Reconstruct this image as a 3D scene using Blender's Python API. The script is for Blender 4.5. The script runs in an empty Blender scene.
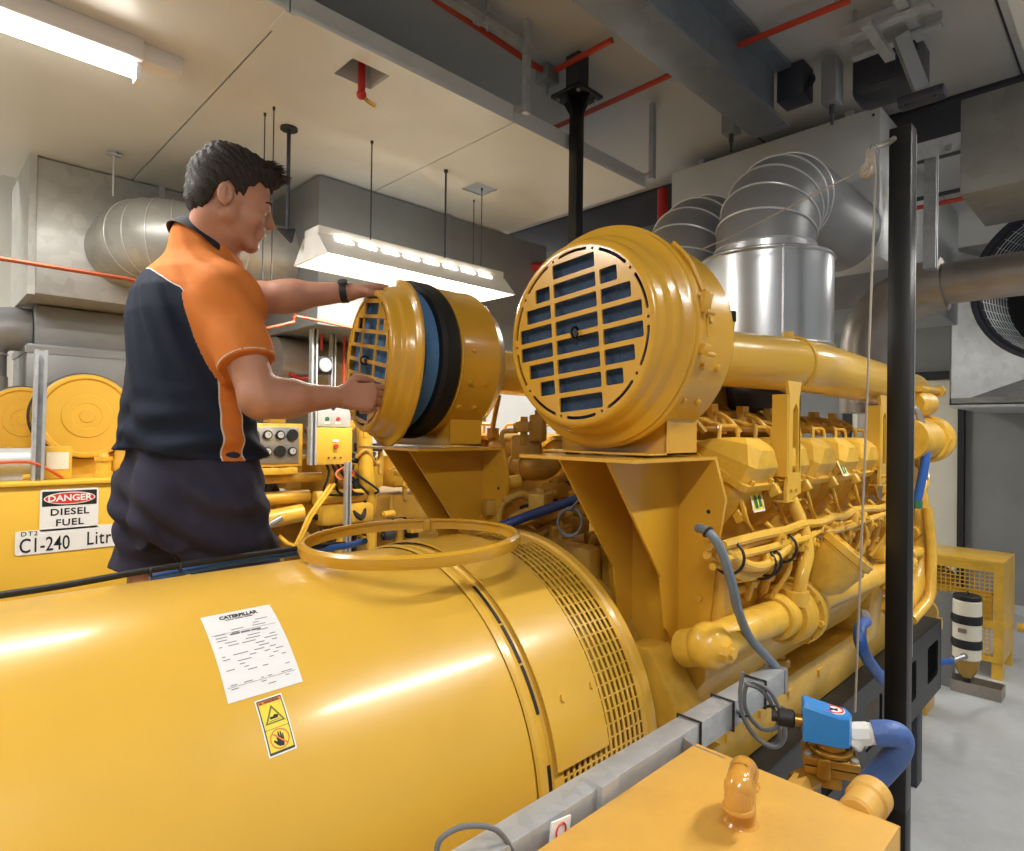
import bpy, bmesh, math, random
import numpy as np
from mathutils import Vector, Matrix, Quaternion
random.seed(7)
PI = math.pi
SC = bpy.context.scene
COL = SC.collection

# ------------------------------------------------------------------ camera, light, exposure
CAMZ = 1.6
FPX = 622.0
AZ = math.atan2(638.0, 622.0)
PITCH = math.radians(0.41)
ROLL = math.radians(0.75)
F0 = Vector((math.cos(AZ), math.sin(AZ), 0)); R0 = Vector((math.sin(AZ), -math.cos(AZ), 0)); U0 = Vector((0, 0, 1))
CF = F0*math.cos(PITCH) + U0*math.sin(PITCH)
U1 = U0*math.cos(PITCH) - F0*math.sin(PITCH)
CR = R0*math.cos(ROLL) + U1*math.sin(ROLL)
CU = U1*math.cos(ROLL) - R0*math.sin(ROLL)
CAM = Vector((0, 0, CAMZ))
cd = bpy.data.cameras.new('camera'); cam = bpy.data.objects.new('camera', cd); COL.objects.link(cam)
cd.sensor_width = 36; cd.lens = FPX/1024*36; cd.clip_start = 0.02; cd.clip_end = 100
mm = Matrix((CR, CU, -CF)).transposed().to_4x4(); mm.translation = CAM
cam.matrix_world = mm
SC.camera = cam
SC.view_settings.view_transform = 'Standard'; SC.view_settings.look = 'None'
SC.view_settings.exposure = 0.16; SC.view_settings.gamma = 1; SC.view_settings.use_curve_mapping = False
W = bpy.data.worlds.new('world'); SC.world = W; W.use_nodes = True
W.node_tree.nodes['Background'].inputs[0].default_value = (0.93, 0.96, 1.0, 1)
W.node_tree.nodes['Background'].inputs[1].default_value = 0.30

def area(name, loc, sx, sy, power, color=(1, 0.97, 0.92), rot=(0, 0, 0)):
    l = bpy.data.lights.new(name, 'AREA'); l.shape = 'RECTANGLE'; l.size = sx; l.size_y = sy
    l.energy = power; l.color = color
    o = bpy.data.objects.new(name, l); COL.objects.link(o); o.location = loc; o.rotation_euler = rot
    return o
# light given by the room's fluorescent battens (one area light in each fitting), except the last
area('batten_light', (-0.1, 1.97, 2.545), 1.1, 0.05, 20)
area('pendant_light', (1.48, 2.10, 2.205), 0.86, 0.10, 15)
area('aisle_light', (2.15, -0.36, 2.93), 1.25, 0.07, 44)
area('aisle_light', (-0.75, -0.36, 2.93), 1.25, 0.07, 38)
area('aisle_light', (4.3, -0.36, 2.93), 1.25, 0.07, 30)
area('far_light', (4.83, 2.9, 2.9), 1.25, 0.1, 32)
area('far_light', (2.6, 3.7, 2.9), 1.6, 0.15, 42)
area('far_light', (-0.9, 3.6, 2.9), 1.6, 0.15, 22)
area('bare_area_light', (5.6, -0.8, 2.9), 1.25, 0.1, 30)  # area light towards the right wall, no fitting built for it

# ------------------------------------------------------------------ picking points of the place
def ray(u, v):
    return CF + CR*((u-512.0)/FPX) + CU*((425.5-v)/FPX)
def at(u, v, X=None, Y=None, Z=None, D=None):
    d = ray(u, v)
    if X is not None: s = X/d.x
    elif Y is not None: s = Y/d.y
    elif Z is not None: s = (Z-CAMZ)/d.z
    else: s = D
    return CAM + d*s
def V(*a): return Vector(a)

# ------------------------------------------------------------------ materials
def lin(c):
    return tuple(((x/12.92) if x <= 0.04045 else ((x+0.055)/1.055)**2.4) for x in c)
def rgb(h):
    return lin(tuple(int(h[i:i+2], 16)/255 for i in (0, 2, 4)))
MATS = {}
def mat(name, hexc, rough=0.5, metal=0.0, var=0.0, scale=8.0, bump=0.0, bscale=60.0, emit=0, coat=0.0, dirt=None, dirt_amt=0.5, trans=0.0, sheen=0.0, spangle=0.0, sss=0.0):
    m = bpy.data.materials.new(name); m.use_nodes = True
    n = m.node_tree.nodes; l = m.node_tree.links; b = n['Principled BSDF']
    c = rgb(hexc)
    b.inputs['Base Color'].default_value = (*c, 1); b.inputs['Roughness'].default_value = rough; b.inputs['Metallic'].default_value = metal
    if coat: b.inputs['Coat Weight'].default_value = coat; b.inputs['Coat Roughness'].default_value = 0.12
    if trans: b.inputs['Transmission Weight'].default_value = trans
    if sheen: b.inputs['Sheen Weight'].default_value = sheen
    if sss: b.inputs['Subsurface Weight'].default_value = sss; b.inputs['Subsurface Radius'].default_value = (.02, .008, .004); b.inputs['Subsurface Scale'].default_value = 0.3
    tc = n.new('ShaderNodeTexCoord')
    col = None
    if var or dirt:
        t = n.new('ShaderNodeTexNoise'); t.inputs['Scale'].default_value = scale; t.inputs['Detail'].default_value = 5; t.inputs['Roughness'].default_value = .6
        l.new(tc.outputs['Object'], t.inputs['Vector'])
        r = n.new('ShaderNodeValToRGB'); r.color_ramp.elements[0].position = .3; r.color_ramp.elements[1].position = .7
        r.color_ramp.elements[0].color = (*[x*(1-var) for x in c], 1); r.color_ramp.elements[1].color = (*[min(1, x*(1+var*.6)) for x in c], 1)
        l.new(t.outputs['Fac'], r.inputs['Fac']); col = r.outputs['Color']
    if spangle:
        vo = n.new('ShaderNodeTexVoronoi'); vo.inputs['Scale'].default_value = spangle
        l.new(tc.outputs['Object'], vo.inputs['Vector'])
        mx = n.new('ShaderNodeMix'); mx.data_type = 'RGBA'; mx.blend_type = 'MULTIPLY'; mx.inputs[0].default_value = .35
        bw = n.new('ShaderNodeRGBToBW'); l.new(vo.outputs['Color'], bw.inputs[0])
        r2 = n.new('ShaderNodeMapRange'); r2.inputs['From Min'].default_value = 0; r2.inputs['From Max'].default_value = 1; r2.inputs['To Min'].default_value = .55; r2.inputs['To Max'].default_value = 1.1
        l.new(bw.outputs[0], r2.inputs[0])
        if col is None: mx.inputs[6].default_value = (*c, 1)
        else: l.new(col, mx.inputs[6])
        l.new(r2.outputs[0], mx.inputs[7]); col = mx.outputs[2]
    if dirt:
        t2 = n.new('ShaderNodeTexNoise'); t2.inputs['Scale'].default_value = scale*.6; t2.inputs['Detail'].default_value = 8; t2.inputs['Roughness'].default_value = .7
        l.new(tc.outputs['Object'], t2.inputs['Vector'])
        r3 = n.new('ShaderNodeValToRGB'); r3.color_ramp.elements[0].position = .48; r3.color_ramp.elements[1].position = .72
        r3.color_ramp.elements[0].color = (0, 0, 0, 1); r3.color_ramp.elements[1].color = (dirt_amt,)*3+(1,)
        l.new(t2.outputs['Fac'], r3.inputs['Fac'])
        mx = n.new('ShaderNodeMix'); mx.data_type = 'RGBA'; l.new(r3.outputs['Color'], mx.inputs[0]); l.new(col, mx.inputs[6]); mx.inputs[7].default_value = (*rgb(dirt), 1)
        col = mx.outputs[2]
    if col is not None: l.new(col, b.inputs['Base Color'])
    if bump:
        t = n.new('ShaderNodeTexNoise'); t.inputs['Scale'].default_value = bscale; t.inputs['Detail'].default_value = 4
        l.new(tc.outputs['Object'], t.inputs['Vector'])
        bp = n.new('ShaderNodeBump'); bp.inputs['Strength'].default_value = bump; bp.inputs['Distance'].default_value = .01
        l.new(t.outputs['Fac'], bp.inputs['Height']); l.new(bp.outputs['Normal'], b.inputs['Normal'])
    if emit:
        b.inputs['Emission Color'].default_value = (*c, 1); b.inputs['Emission Strength'].default_value = emit
    MATS[name] = m
    return m
M = MATS
mat('yellow_paint', 'DDAF42', .30, 0, .07, 3, .04, 9, coat=.35)
mat('engine_yellow', 'E2B23E', .36, 0, .12, 14, .10, 45, coat=.2, dirt='8A6A30', dirt_amt=.4)
mat('cleaner_yellow', 'CF9C2C', .26, 0, .06, 4, .03, 8, coat=.45)
mat('tank_yellow', 'D5A54C', .5, 0, .12, 5, .12, 30, dirt='A9742B', dirt_amt=.5)
mat('dim_dusty_yellow', 'B98F38', .5, 0, .15, 9, .1, 40, dirt='6B5630', dirt_amt=.6)  # darker, dirtier yellow; also puts dimness into the background engine
mat('day_tank_yellow', 'E4B63C', .5, 0, .05, 5, .05, 30)
mat('galvanised', 'BCC0C3', .42, .4, .12, 7, .03, 30, spangle=45)
mat('duct_metal', 'B6B6B2', .42, .45, .12, 3, .03, 12, spangle=26)
mat('grey_duct', '8F9294', .5, .45, .16, 2.5, .06, 14)
mat('plenum_grey', 'C9CACA', .45, .35, .05, 3, .03, 12)
mat('elbow_grey', '8D8E90', .45, .35, .08, 4, .04, 14)
mat('lagging_silver', 'C8CACC', .30, .85, .06, 6, .04, 12)
mat('seam_silver', 'D8D8DA', .35, .5)
mat('brown_pipe', 'A39B92', .4, .6, .25, 5, .06, 18)
mat('wall_concrete', '8B8C8B', .8, 0, .14, 2.2, .12, 20)
mat('wall_white', 'E9E8E2', .75, 0, .03, 2, .03, 20)
mat('ceiling_beige', 'B9BABA', .62, 0, .07, 1.3, .04, 12, dirt='9C9A95', dirt_amt=.3)
mat('panel_cream', 'D2D4D0', .32, 0, .06, 1.6, .05, 6, dirt='B2AA98', dirt_amt=.28)
mat('floor_paint', 'B9BCBE', .35, 0, .06, 3, .05, 14, dirt='6E6F6E', dirt_amt=.35)
mat('black_paint', '0B0C0E', .4, 0, .1, 8, .02, 20)
mat('black_matt', '191A1C', .6, 0, .15, 12, .05, 30)
mat('black_rubber', '141619', .55, 0, .1, 20, .08, 60)
mat('steel_dark', '3B3D45', .5, .3, .12, 4, .05, 18)
mat('steel', 'A9ABAD', .35, .7, .1, 10, .02, 30)
mat('chrome', 'D6D8DA', .12, 1)
mat('beam_steel', '8A9299', .45, .5, .15, 5, .05, 20, spangle=18)
mat('red_conduit', 'B7391F', .4, 0, .1, 9)
mat('red_paint', 'B01E1A', .35, 0, .08, 9)
mat('brass', 'A97F35', .32, .75, .15, 15, .08, 60)
mat('blue_plastic', '2C83CE', .35, 0, .04, 6)
mat('blue_hose', '2F62B5', .42, 0, .12, 14, .15, 90)
mat('pale_blue_hose', '4A68A6', .5, 0, .18, 18, .2, 120)
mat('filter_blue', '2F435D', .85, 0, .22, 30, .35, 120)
mat('conduit_grey', '6E7A86', .5, 0, .12, 20, .05, 90)
mat('cable_black', '1C1E22', .5)
mat('cable_grey', '6B6E72', .5)
mat('white_paint', 'E6E4DC', .4, 0, .04, 8)
mat('cream_enamel', 'E4DECB', .35, 0, .04, 8)
mat('white_sign', 'EDEDEA', .45)
mat('paper_white', 'E4E4E4', .4)
mat('ink_black', '1B1B1D', .6)
mat('ink_grey', '7C7C7E', .6)
mat('sign_red', 'D2372B', .45)
mat('label_yellow', 'E9D53A', .45)
mat('label_orange', 'DC7A35', .45)
mat('label_olive', '6C6A25', .5)
mat('orange_plastic', 'C8541E', .5)
mat('green_plastic', '2E6B4F', .5)
mat('fuel_glass', 'C9A23A', .08, 0, trans=.6)
mat('gauge_glass', 'B5B6AE', .15)
mat('tube_light', 'FFF9EC', .5, emit=20)
mat('brushed_duct', '8E8E8C', .42, .55, .15, 3, .03, 12, spangle=20)
mat('lamp_white', 'E9E8E4', .35)
mat('checker_plate', '6D6E70', .45, .5, .1, 30, .3, 60)
mat('rope_steel', 'B9AFA2', .45, .5)
mat('hazard_dark', '33383C', .5)
mat('copper_red', '9E4A2A', .4, .3)

# ------------------------------------------------------------------ mesh building
def frame_from(d):
    d = Vector(d).normalized()
    a = Vector((0, 0, 1)) if abs(d.z) < .9 else Vector((1, 0, 0))
    x = a.cross(d).normalized(); y = d.cross(x)
    return x, y, d
class MB:
    def __init__(s): s.bm = bmesh.new()
    def _new(s): return len(s.bm.verts)
    def box(s, c, size, rot=None, bev=0.0, seg=2):
        t = bmesh.new(); bmesh.ops.create_cube(t, size=1)
        for v in t.verts: v.co = Vector((v.co.x*size[0], v.co.y*size[1], v.co.z*size[2]))
        if bev > 0: bmesh.ops.bevel(t, geom=list(t.edges), offset=bev, segments=seg, profile=.5, affect='EDGES')
        m = rot.to_4x4() if rot is not None else Matrix.Identity(4)
        m = Matrix.Translation(Vector(c)) @ m
        s._merge(t, m); return s
    def b2(s, p0, p1, bev=0.0, seg=2):
        p0 = Vector(p0); p1 = Vector(p1)
        return s.box((p0+p1)/2, [abs(p1[i]-p0[i]) for i in range(3)], None, bev, seg)
    def _merge(s, t, m=None):
        if m is not None: t.transform(m)
        me = bpy.data.meshes.new('tmp'); t.to_mesh(me); s.bm.from_mesh(me); bpy.data.meshes.remove(me); t.free()
    def mesh(s, me, m=None):
        if m is not None: me.transform(m)
        s.bm.from_mesh(me); bpy.data.meshes.remove(me); return s
    def lathe(s, prof, o, d, seg=48, closed=False, up=None, a0=0, a1=2*PI):
        o = Vector(o); x, y, z = frame_from(d)
        if up is not None:
            y = (Vector(up) - z*Vector(up).dot(z)).normalized(); x = y.cross(z)
        full = abs(a1-a0-2*PI) < 1e-6
        n = seg if full else seg+1
        rings = []
        for (h, r) in prof:
            if r < 1e-6: rings.append([s.bm.verts.new(o+z*h)]*n); continue
            rings.append([s.bm.verts.new(o + z*h + (x*math.cos(a0+(a1-a0)*k/seg) + y*math.sin(a0+(a1-a0)*k/seg))*r) for k in range(n)])
        pr = list(range(len(prof)-1))
        prs = [(i, i+1) for i in pr]
        if closed: prs.append((len(prof)-1, 0))
        for i, j in prs:
            for k in range(n if full else n-1):
                k2 = (k+1) % n
                vs = [rings[i][k], rings[i][k2], rings[j][k2], rings[j][k]]
                u = []
                for q in vs:
                    if q not in u: u.append(q)
                if len(u) > 2:
                    try: s.bm.faces.new(u)
                    except ValueError: pass
        return s
    def cyl(s, p0, p1, r, r2=None, seg=20, bev=0.0):
        p0 = Vector(p0); p1 = Vector(p1); L = (p1-p0).length; r2 = r if r2 is None else r2
        if bev: pr = [(0, 0), (0, r-bev), (bev, r), (L-bev, r2), (L, r2-bev), (L, 0)]
        else: pr = [(0, 0), (0, r), (L, r2), (L, 0)]
        return s.lathe(pr, p0, p1-p0, seg)
    def tube(s, pts, r, seg=10, smooth=6, closed=False, caps=True):
        pts = [Vector(p) for p in pts]
        if smooth and len(pts) > 2:
            out = []; n = len(pts)
            rng = range(n) if closed else range(n-1)
            for i in rng:
                if closed: p = [pts[(i+k-1) % n] for k in range(4)]
                else: p = [pts[max(0, i-1)], pts[i], pts[i+1], pts[min(n-1, i+2)]]
                for k in range(smooth):
                    t = k/smooth
                    out.append(.5*((2*p[1]) + (-p[0]+p[2])*t + (2*p[0]-5*p[1]+4*p[2]-p[3])*t*t + (-p[0]+3*p[1]-3*p[2]+p[3])*t**3))
            if not closed: out.append(pts[-1])
            pts = out
        n = len(pts); rings = []; nx = None
        rr = r if callable(r) else (lambda t: r)
        for i, p in enumerate(pts):
            if closed: d = pts[(i+1) % n]-pts[i-1]
            else: d = pts[min(n-1, i+1)]-pts[max(0, i-1)]
            if d.length < 1e-9: d = Vector((0, 0, 1))
            d.normalize()
            if nx is None: nx = frame_from(d)[0]
            nx = nx - d*nx.dot(d)
            if nx.length < 1e-6: nx = frame_from(d)[0]
            nx.normalize(); ny = d.cross(nx); q = rr(i/max(1, n-1))
            rings.append([s.bm.verts.new(p+(nx*math.cos(2*PI*k/seg)+ny*math.sin(2*PI*k/seg))*q) for k in range(seg)])
        for i in range(n if closed else n-1):
            a = rings[i]; b = rings[(i+1) % n]
            for k in range(seg):
                s.bm.faces.new([a[k], a[(k+1) % seg], b[(k+1) % seg], b[k]])
        if caps and not closed:
            s.bm.faces.new(list(reversed(rings[0]))); s.bm.faces.new(rings[-1])
        return s
    def pipe(s, pts, r, seg=20, bend=None):
        """straight runs with round elbows"""
        pts = [Vector(p) for p in pts]; out = [pts[0]]
        bend = bend or r*1.6
        for i in range(1, len(pts)-1):
            a = (pts[i-1]-pts[i]); b = (pts[i+1]-pts[i]); k = min(bend, a.length*.48, b.length*.48)
            p = pts[i]+a.normalized()*k; q = pts[i]+b.normalized()*k
            for t in range(9):
                t /= 8; out.append(p*(1-t)**2+pts[i]*2*t*(1-t)+q*t*t)
        out.append(pts[-1])
        return s.tube(out, r, seg, 0)
    def prism(s, poly, ext, bev=0.0):
        t = bmesh.new(); ext = Vector(ext)
        a = [t.verts.new(Vector(p)) for p in poly]; f = t.faces.new(a)
        r = bmesh.ops.extrude_face_region(t, geom=[f])
        for v in r['geom']:
            if isinstance(v, bmesh.types.BMVert): v.co += ext
        bmesh.ops.recalc_face_normals(t, faces=t.faces)
        if bev: bmesh.ops.bevel(t, geom=list(t.edges), offset=bev, segments=2, profile=.5, affect='EDGES')
        s._merge(t); return s
    def ball(s, c, r, rot=None, seg=20):
        t = bmesh.new(); bmesh.ops.create_uvsphere(t, u_segments=seg, v_segments=max(8, seg//2), radius=1)
        if not hasattr(r, '__len__'): r = (r, r, r)
        m = Matrix.Translation(Vector(c)) @ (rot.to_4x4() if rot is not None else Matrix.Identity(4)) @ Matrix.Diagonal((*r, 1))
        s._merge(t, m); return s
    def torus(s, c, d, R, r, seg=40, sub=10):
        prof = [(r*math.sin(2*PI*k/sub), R+r*math.cos(2*PI*k/sub)) for k in range(sub)]
        return s.lathe(prof, c, d, seg, closed=True)
    def hull(s, rings, cap0=True, cap1=True):
        vr = [[s.bm.verts.new(Vector(p)) for p in r] for r in rings]; n = len(rings[0])
        for a, b in zip(vr[:-1], vr[1:]):
            for k in range(n): s.bm.faces.new([a[k], a[(k+1) % n], b[(k+1) % n], b[k]])
        if cap0: s.bm.faces.new(list(reversed(vr[0])))
        if cap1: s.bm.faces.new(vr[-1])
        return s
    def hexbolt(s, p, d, r=.008, h=.006):
        x, y, z = frame_from(d); p = Vector(p)
        poly = [p+(x*math.cos(k*PI/3)+y*math.sin(k*PI/3))*r for k in range(6)]
        return s.prism(poly, z*h)
    def sharp(s, ang=35):
        for f in s.bm.faces: f.smooth = True
        bmesh.ops.recalc_face_normals(s.bm, faces=s.bm.faces)
        ca = math.radians(ang)
        for e in s.bm.edges:
            if len(e.link_faces) == 2:
                if e.calc_face_angle(0) > ca: e.smooth = False
    def build(s, name, m, parent=None, ang=27):
        s.sharp(ang)
        me = bpy.data.meshes.new(name); o = bpy.data.objects.new(name, me)
        root = None
        if parent is not None:
            root = parent
            while root.parent is not None: root = root.parent
        if root is not None: org = Vector(root.location)
        else:
            if len(s.bm.verts):
                xs = [v.co for v in s.bm.verts]
                org = Vector(((min(v.x for v in xs)+max(v.x for v in xs))/2, (min(v.y for v in xs)+max(v.y for v in xs))/2, min(v.z for v in xs)))
            else: org = Vector()
        s.bm.transform(Matrix.Translation(-org)); s.bm.to_mesh(me); s.bm.free()
        me.materials.append(M[m] if isinstance(m, str) else m)
        COL.objects.link(o)
        if parent is not None: o.parent = parent
        else: o.location = org
        return o

def tag(o, label, cat=None, group=None, kind=None):
    if label: o['label'] = label
    if cat: o['category'] = cat
    if group: o['group'] = group
    if kind: o['kind'] = kind
    return o
def thing(name, label, cat, loc, group=None):
    o = bpy.data.objects.new(name, None); COL.objects.link(o); o.location = Vector(loc); o.empty_display_size = .05
    return tag(o, label, cat, group)
def struct(mb, name, m, label=None):
    o = mb.build(name, m); o['kind'] = 'structure'
    if label: o['label'] = label
    return o

def curve_mesh(outlines, ext, res=1):
    """flat plate with holes: list of closed 2-D outlines, thickness 2*ext about z=0"""
    cu = bpy.data.curves.new('tmp', 'CURVE'); cu.dimensions = '2D'; cu.fill_mode = 'BOTH'; cu.extrude = ext
    for ol in outlines:
        sp = cu.splines.new('POLY'); sp.points.add(len(ol)-1); sp.use_cyclic_u = True
        for p, q in zip(sp.points, ol): p.co = (q[0], q[1], 0, 1)
    o = bpy.data.objects.new('tmp', cu); COL.objects.link(o)
    dg = bpy.context.evaluated_depsgraph_get(); me = bpy.data.meshes.new_from_object(o.evaluated_get(dg))
    bpy.data.objects.remove(o); bpy.data.curves.remove(cu)
    return me
def text_mesh(s, size, ext=.0004, bold=0.0, align='LEFT', spacing=1.0, res=3, sx=1.0):
    cu = bpy.data.curves.new('tmp', 'FONT'); cu.body = s; cu.size = size; cu.extrude = ext; cu.offset = bold; cu.align_x = align
    cu.align_y = 'CENTER'; cu.resolution_u = res; cu.space_character = spacing
    o = bpy.data.objects.new('tmp', cu); COL.objects.link(o)
    dg = bpy.context.evaluated_depsgraph_get(); me = bpy.data.meshes.new_from_object(o.evaluated_get(dg))
    bpy.data.objects.remove(o); bpy.data.curves.remove(cu)
    if sx != 1: me.transform(Matrix.Diagonal((sx, 1, 1, 1)))
    return me
def basis(x, y, z, o):
    m = Matrix((Vector(x), Vector(y), Vector(z))).transposed().to_4x4(); m.translation = Vector(o); return m
def rrect(cx, cy, w, h, r, n=4, ang=0):
    out = []
    for (sx, sy, a0) in ((1, 1, 0), (-1, 1, PI/2), (-1, -1, PI), (1, -1, 3*PI/2)):
        for k in range(n+1):
            a = a0+k/n*PI/2
            out.append((cx+sx*(w/2-r)+r*math.cos(a), cy+sy*(h/2-r)+r*math.sin(a)))
    if ang:
        out = [(x*math.cos(ang)-y*math.sin(ang), x*math.sin(ang)+y*math.cos(ang)) for x, y in out]
    return out
def circ(cx, cy, r, n=24): return [(cx+r*math.cos(2*PI*k/n), cy+r*math.sin(2*PI*k/n)) for k in range(n)]
def arcslot(r0, r1, a0, a1, n=8):
    rm = (r0+r1)/2; h = (r1-r0)/2
    out = [(r1*math.cos(a0+(a1-a0)*k/n), r1*math.sin(a0+(a1-a0)*k/n)) for k in range(n+1)]
    e = (rm*math.cos(a1+h/rm), rm*math.sin(a1+h/rm)); out.append(e)
    out += [(r0*math.cos(a1-(a1-a0)*k/n), r0*math.sin(a1-(a1-a0)*k/n)) for k in range(n+1)]
    out.append((rm*math.cos(a0-h/rm), rm*math.sin(a0-h/rm)))
    return out
# ================================================================== the room
ZC = 3.0      # ceiling
XW = 7.2      # far right wall
YW = 4.4      # far left wall
struct(MB().b2((-2.6, -2.2, -.1), (XW, YW, 0)), 'floor', 'floor_paint')
struct(MB().b2((-2.6, -2.2, ZC), (XW, YW, ZC+.1)), 'ceiling', 'ceiling_beige')
struct(MB().b2((XW, -2.2, -.1), (XW+.12, YW, ZC)), 'wall_right', 'wall_concrete')
struct(MB().b2((-2.6, YW, -.1), (XW, YW+.12, ZC)), 'wall_back', 'wall_white')
struct(MB().b2((-2.72, .4, -.1), (-2.6, YW+.12, ZC)), 'wall_left', 'wall_white')
# joints between ceiling slabs
mb = MB()
for y in (.35, 1.3): mb.b2((-2.6, y-.003, ZC-.003), (XW, y+.003, ZC+.01))
struct(mb, 'trim_1', 'steel_dark')
# lower return of the ceiling over the far right
struct(MB().b2((1.55, -.20, 2.76), (2.42, .27, ZC), .0), 'trim_2', 'panel_cream')
# door in the far wall
dr = MB(); dr.b2((XW-.05, 1.27, 0), (XW-.005, 2.2, 2.14), .004)
d1 = struct(dr, 'door_1', 'cream_enamel')
f = MB(); f.b2((XW-.08, 1.22, 0), (XW-.001, 1.27, 2.22)); f.b2((XW-.08, 2.2, 0), (XW-.001, 2.28, 2.22)); f.b2((XW-.08, 1.22, 2.14), (XW-.001, 2.28, 2.22))
f.build('door_frame', 'black_matt', d1)
h = MB(); h.tube([(XW-.05, 2.1, 1.0), (XW-.1, 2.1, 1.0), (XW-.1, 2.0, 1.0)], .01); h.build('door_handle', 'steel', d1)
struct(MB().b2((XW-.02, -2.2, 0), (XW, 1.17, .08)), 'baseboard_right', 'plenum_grey')
# black steel channel crossing the room under the ceiling
mb = MB(); mb.b2((3.06, -1.6, 2.80), (3.07, 3.4, 2.99)); mb.b2((3.06, -1.6, 2.79), (3.17, 3.4, 2.80)); mb.b2((3.06, -1.6, 2.985), (3.17, 3.4, 2.997))
t = mb.build('steel_channel', 'steel_dark'); tag(t, 'dark steel channel beam crossing the ceiling behind the silver plenum box', 'beam')

# suspended cream ceiling panels
PZ = 2.66
def panel(x0, x1, lab):
    t = thing('ceiling_panel', lab, 'ceiling panel', ((x0+x1)/2, 2.45, PZ), 'cream suspended ceiling panels')
    mb = MB(); y0 = 1.54
    holes = []
    if x0 < 1.0 < x1: holes = [rrect(.965, 1.655, .125, .11, .004)]
    if x0 < 1.8 < x1: holes = [rrect(1.80, 2.07, .12, .11, .004)]
    if holes:
        me = curve_mesh([[(x0, y0), (x1, y0), (x1, 3.42), (x0, 3.42)]]+holes, .004); mb.mesh(me, Matrix.Translation((0, 0, PZ+.004)))
    else: mb.b2((x0, y0, PZ), (x1, 3.42, PZ+.008))
    mb.build('sheet', 'panel_cream', t)
    e = MB(); e.b2((x0, y0-.004, PZ), (x1, y0, PZ+.06)); e.b2((x1-.004, y0, PZ+.008), (x1, 3.42, PZ+.06)); e.b2((x0, y0, PZ+.008), (x0+.004, 3.42, PZ+.06)); e.build('edge_flange', 'panel_cream', t)
    if x0 < 1.0 < x1:
        k = MB(); k.b2((.90, 1.595, PZ+.008), (.904, 1.714, PZ+.07)); k.b2((1.026, 1.595, PZ+.008), (1.03, 1.714, PZ+.07)); k.b2((.90, 1.71, PZ+.008), (1.03, 1.714, PZ+.07)); k.build('hatch_collar', 'panel_cream', t)
        MB().b2((.89, 1.59, PZ+.07), (1.04, 1.72, PZ+.075)).build('hatch_dark_plate', 'black_matt', t)  # black plate stands in for the dark inside of the hatch
panel(-1.6, .685, 'cream ceiling panel over the worker with the bare fluorescent batten')
panel(.69, 1.485, 'cream ceiling panel with the hatch showing a red valve handle')
panel(1.49, 2.29, 'cream ceiling panel nearest the silver plenum, small vent hole in it')
# joint cover between first two panels
t = MB().b2((.675, 1.54, PZ-.004), (.70, 1.64, PZ-.0005)).build('joint_cover', 'panel_cream'); tag(t, 'short cream cover strip over the joint between two ceiling panels', 'cover strip')
# rivets
# red valve handle in the hatch
t = thing('valve_handle', 'red lever valve hanging through the ceiling hatch', 'valve', (0.965, 1.655, 2.62))
mb = MB(); mb.cyl((0.965, 1.655, 2.60), (0.965, 1.655, 2.72), .011, seg=12); mb.ball((0.965, 1.655, 2.60), .015); mb.build('stem', 'red_paint', t)
mb = MB(); mb.tube([(0.965, 1.655, 2.60), (.985, 1.65, 2.585), (1.005, 1.64, 2.575)], .006); mb.build('lever', 'brass', t)
# hanger struts of the panels
for (u, v0, v1, i) in ((510, 76, 128, 0), (629, 150, 178, 1)):
    X = (1.50, 2.27, 2.19)[i]
    t = MB().b2((X-.012, 1.48, PZ+.02), (X+.012, 1.50, ZC)).b2((X-.012, 1.50, PZ+.04), (X+.012, 1.54, PZ+.05)).build('hanger_strap', 'galvanised')
    tag(t, ['steel hanger strap at the joint of the cream panels', 'steel hanger strap at the end corner of the last cream panel', 'shorter steel hanger strap just before the panel end corner'][i], 'hanger')

# galvanised I-beam under the ceiling
mb = MB(); y0, y1 = .945, 1.085; x0, x1 = -.5, 2.36; yc = (y0+y1)/2
mb.b2((x0, y0, 2.75), (x1, y1, 2.762), .002); mb.b2((x0, y0, 2.975), (x1, y1, 2.99), .002); mb.b2((x0, yc-.006, 2.762), (x1, yc+.006, 2.975))
t = mb.build('steel_beam', 'beam_steel'); tag(t, 'large galvanised I-beam running under the ceiling', 'beam')
# dark gearboxes by the beam
t = MB().b2((2.36, .90, 2.86), (2.46, 1.0, 2.99), .006).tube([(2.38, .90, 2.88), (2.41, .885, 2.92), (2.45, .90, 2.96)], .008).build('junction_box', 'steel_dark'); tag(t, 'dark open junction box beside the end of the I-beam', 'junction box')
def conduit_box(p, s, lab, m='grey_duct'):
    t = thing('conduit_box', lab, 'junction box', p); x, y, z = p
    MB().b2((x-s[0]/2, y-s[1]/2, z), (x+s[0]/2, y+s[1]/2, z+s[2]), .004).build('box_body', m, t)
    MB().b2((x-s[0]/2-.003, y-s[1]/2+.004, z+.004), (x-s[0]/2, y+s[1]/2-.004, z+s[2]-.004)).build('lid', m, t)
    mb = MB(); mb.cyl((x, y, z-.03), (x, y, z), .010, seg=12); mb.cyl((x, y, z-.07), (x, y, z-.03), .006, seg=8); mb.build('conduit_stub', 'steel_dark', t)
p = at(832, 105, Z=2.80); conduit_box((p.x, p.y, 2.80), (.07, .055, .16), 'grey box with short conduit to the right of the I-beam')
p = at(731, 140, Z=2.86); conduit_box((2.44, 1.22, 2.84), (.06, .06, .12), 'small grey box half hidden under the I-beam end')
p = at(882, 92, Z=2.82); t = MB().b2((p.x-.02, p.y-.12, 2.82), (p.x+.14, p.y+.10, 2.99), .03).b2((p.x-.03, p.y-.05, 2.85), (p.x-.02, p.y+.03, 2.96)).build('speaker_horn', 'steel_dark'); tag(t, 'dark rectangular housing on the ceiling right of the grey box', 'housing')

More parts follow.
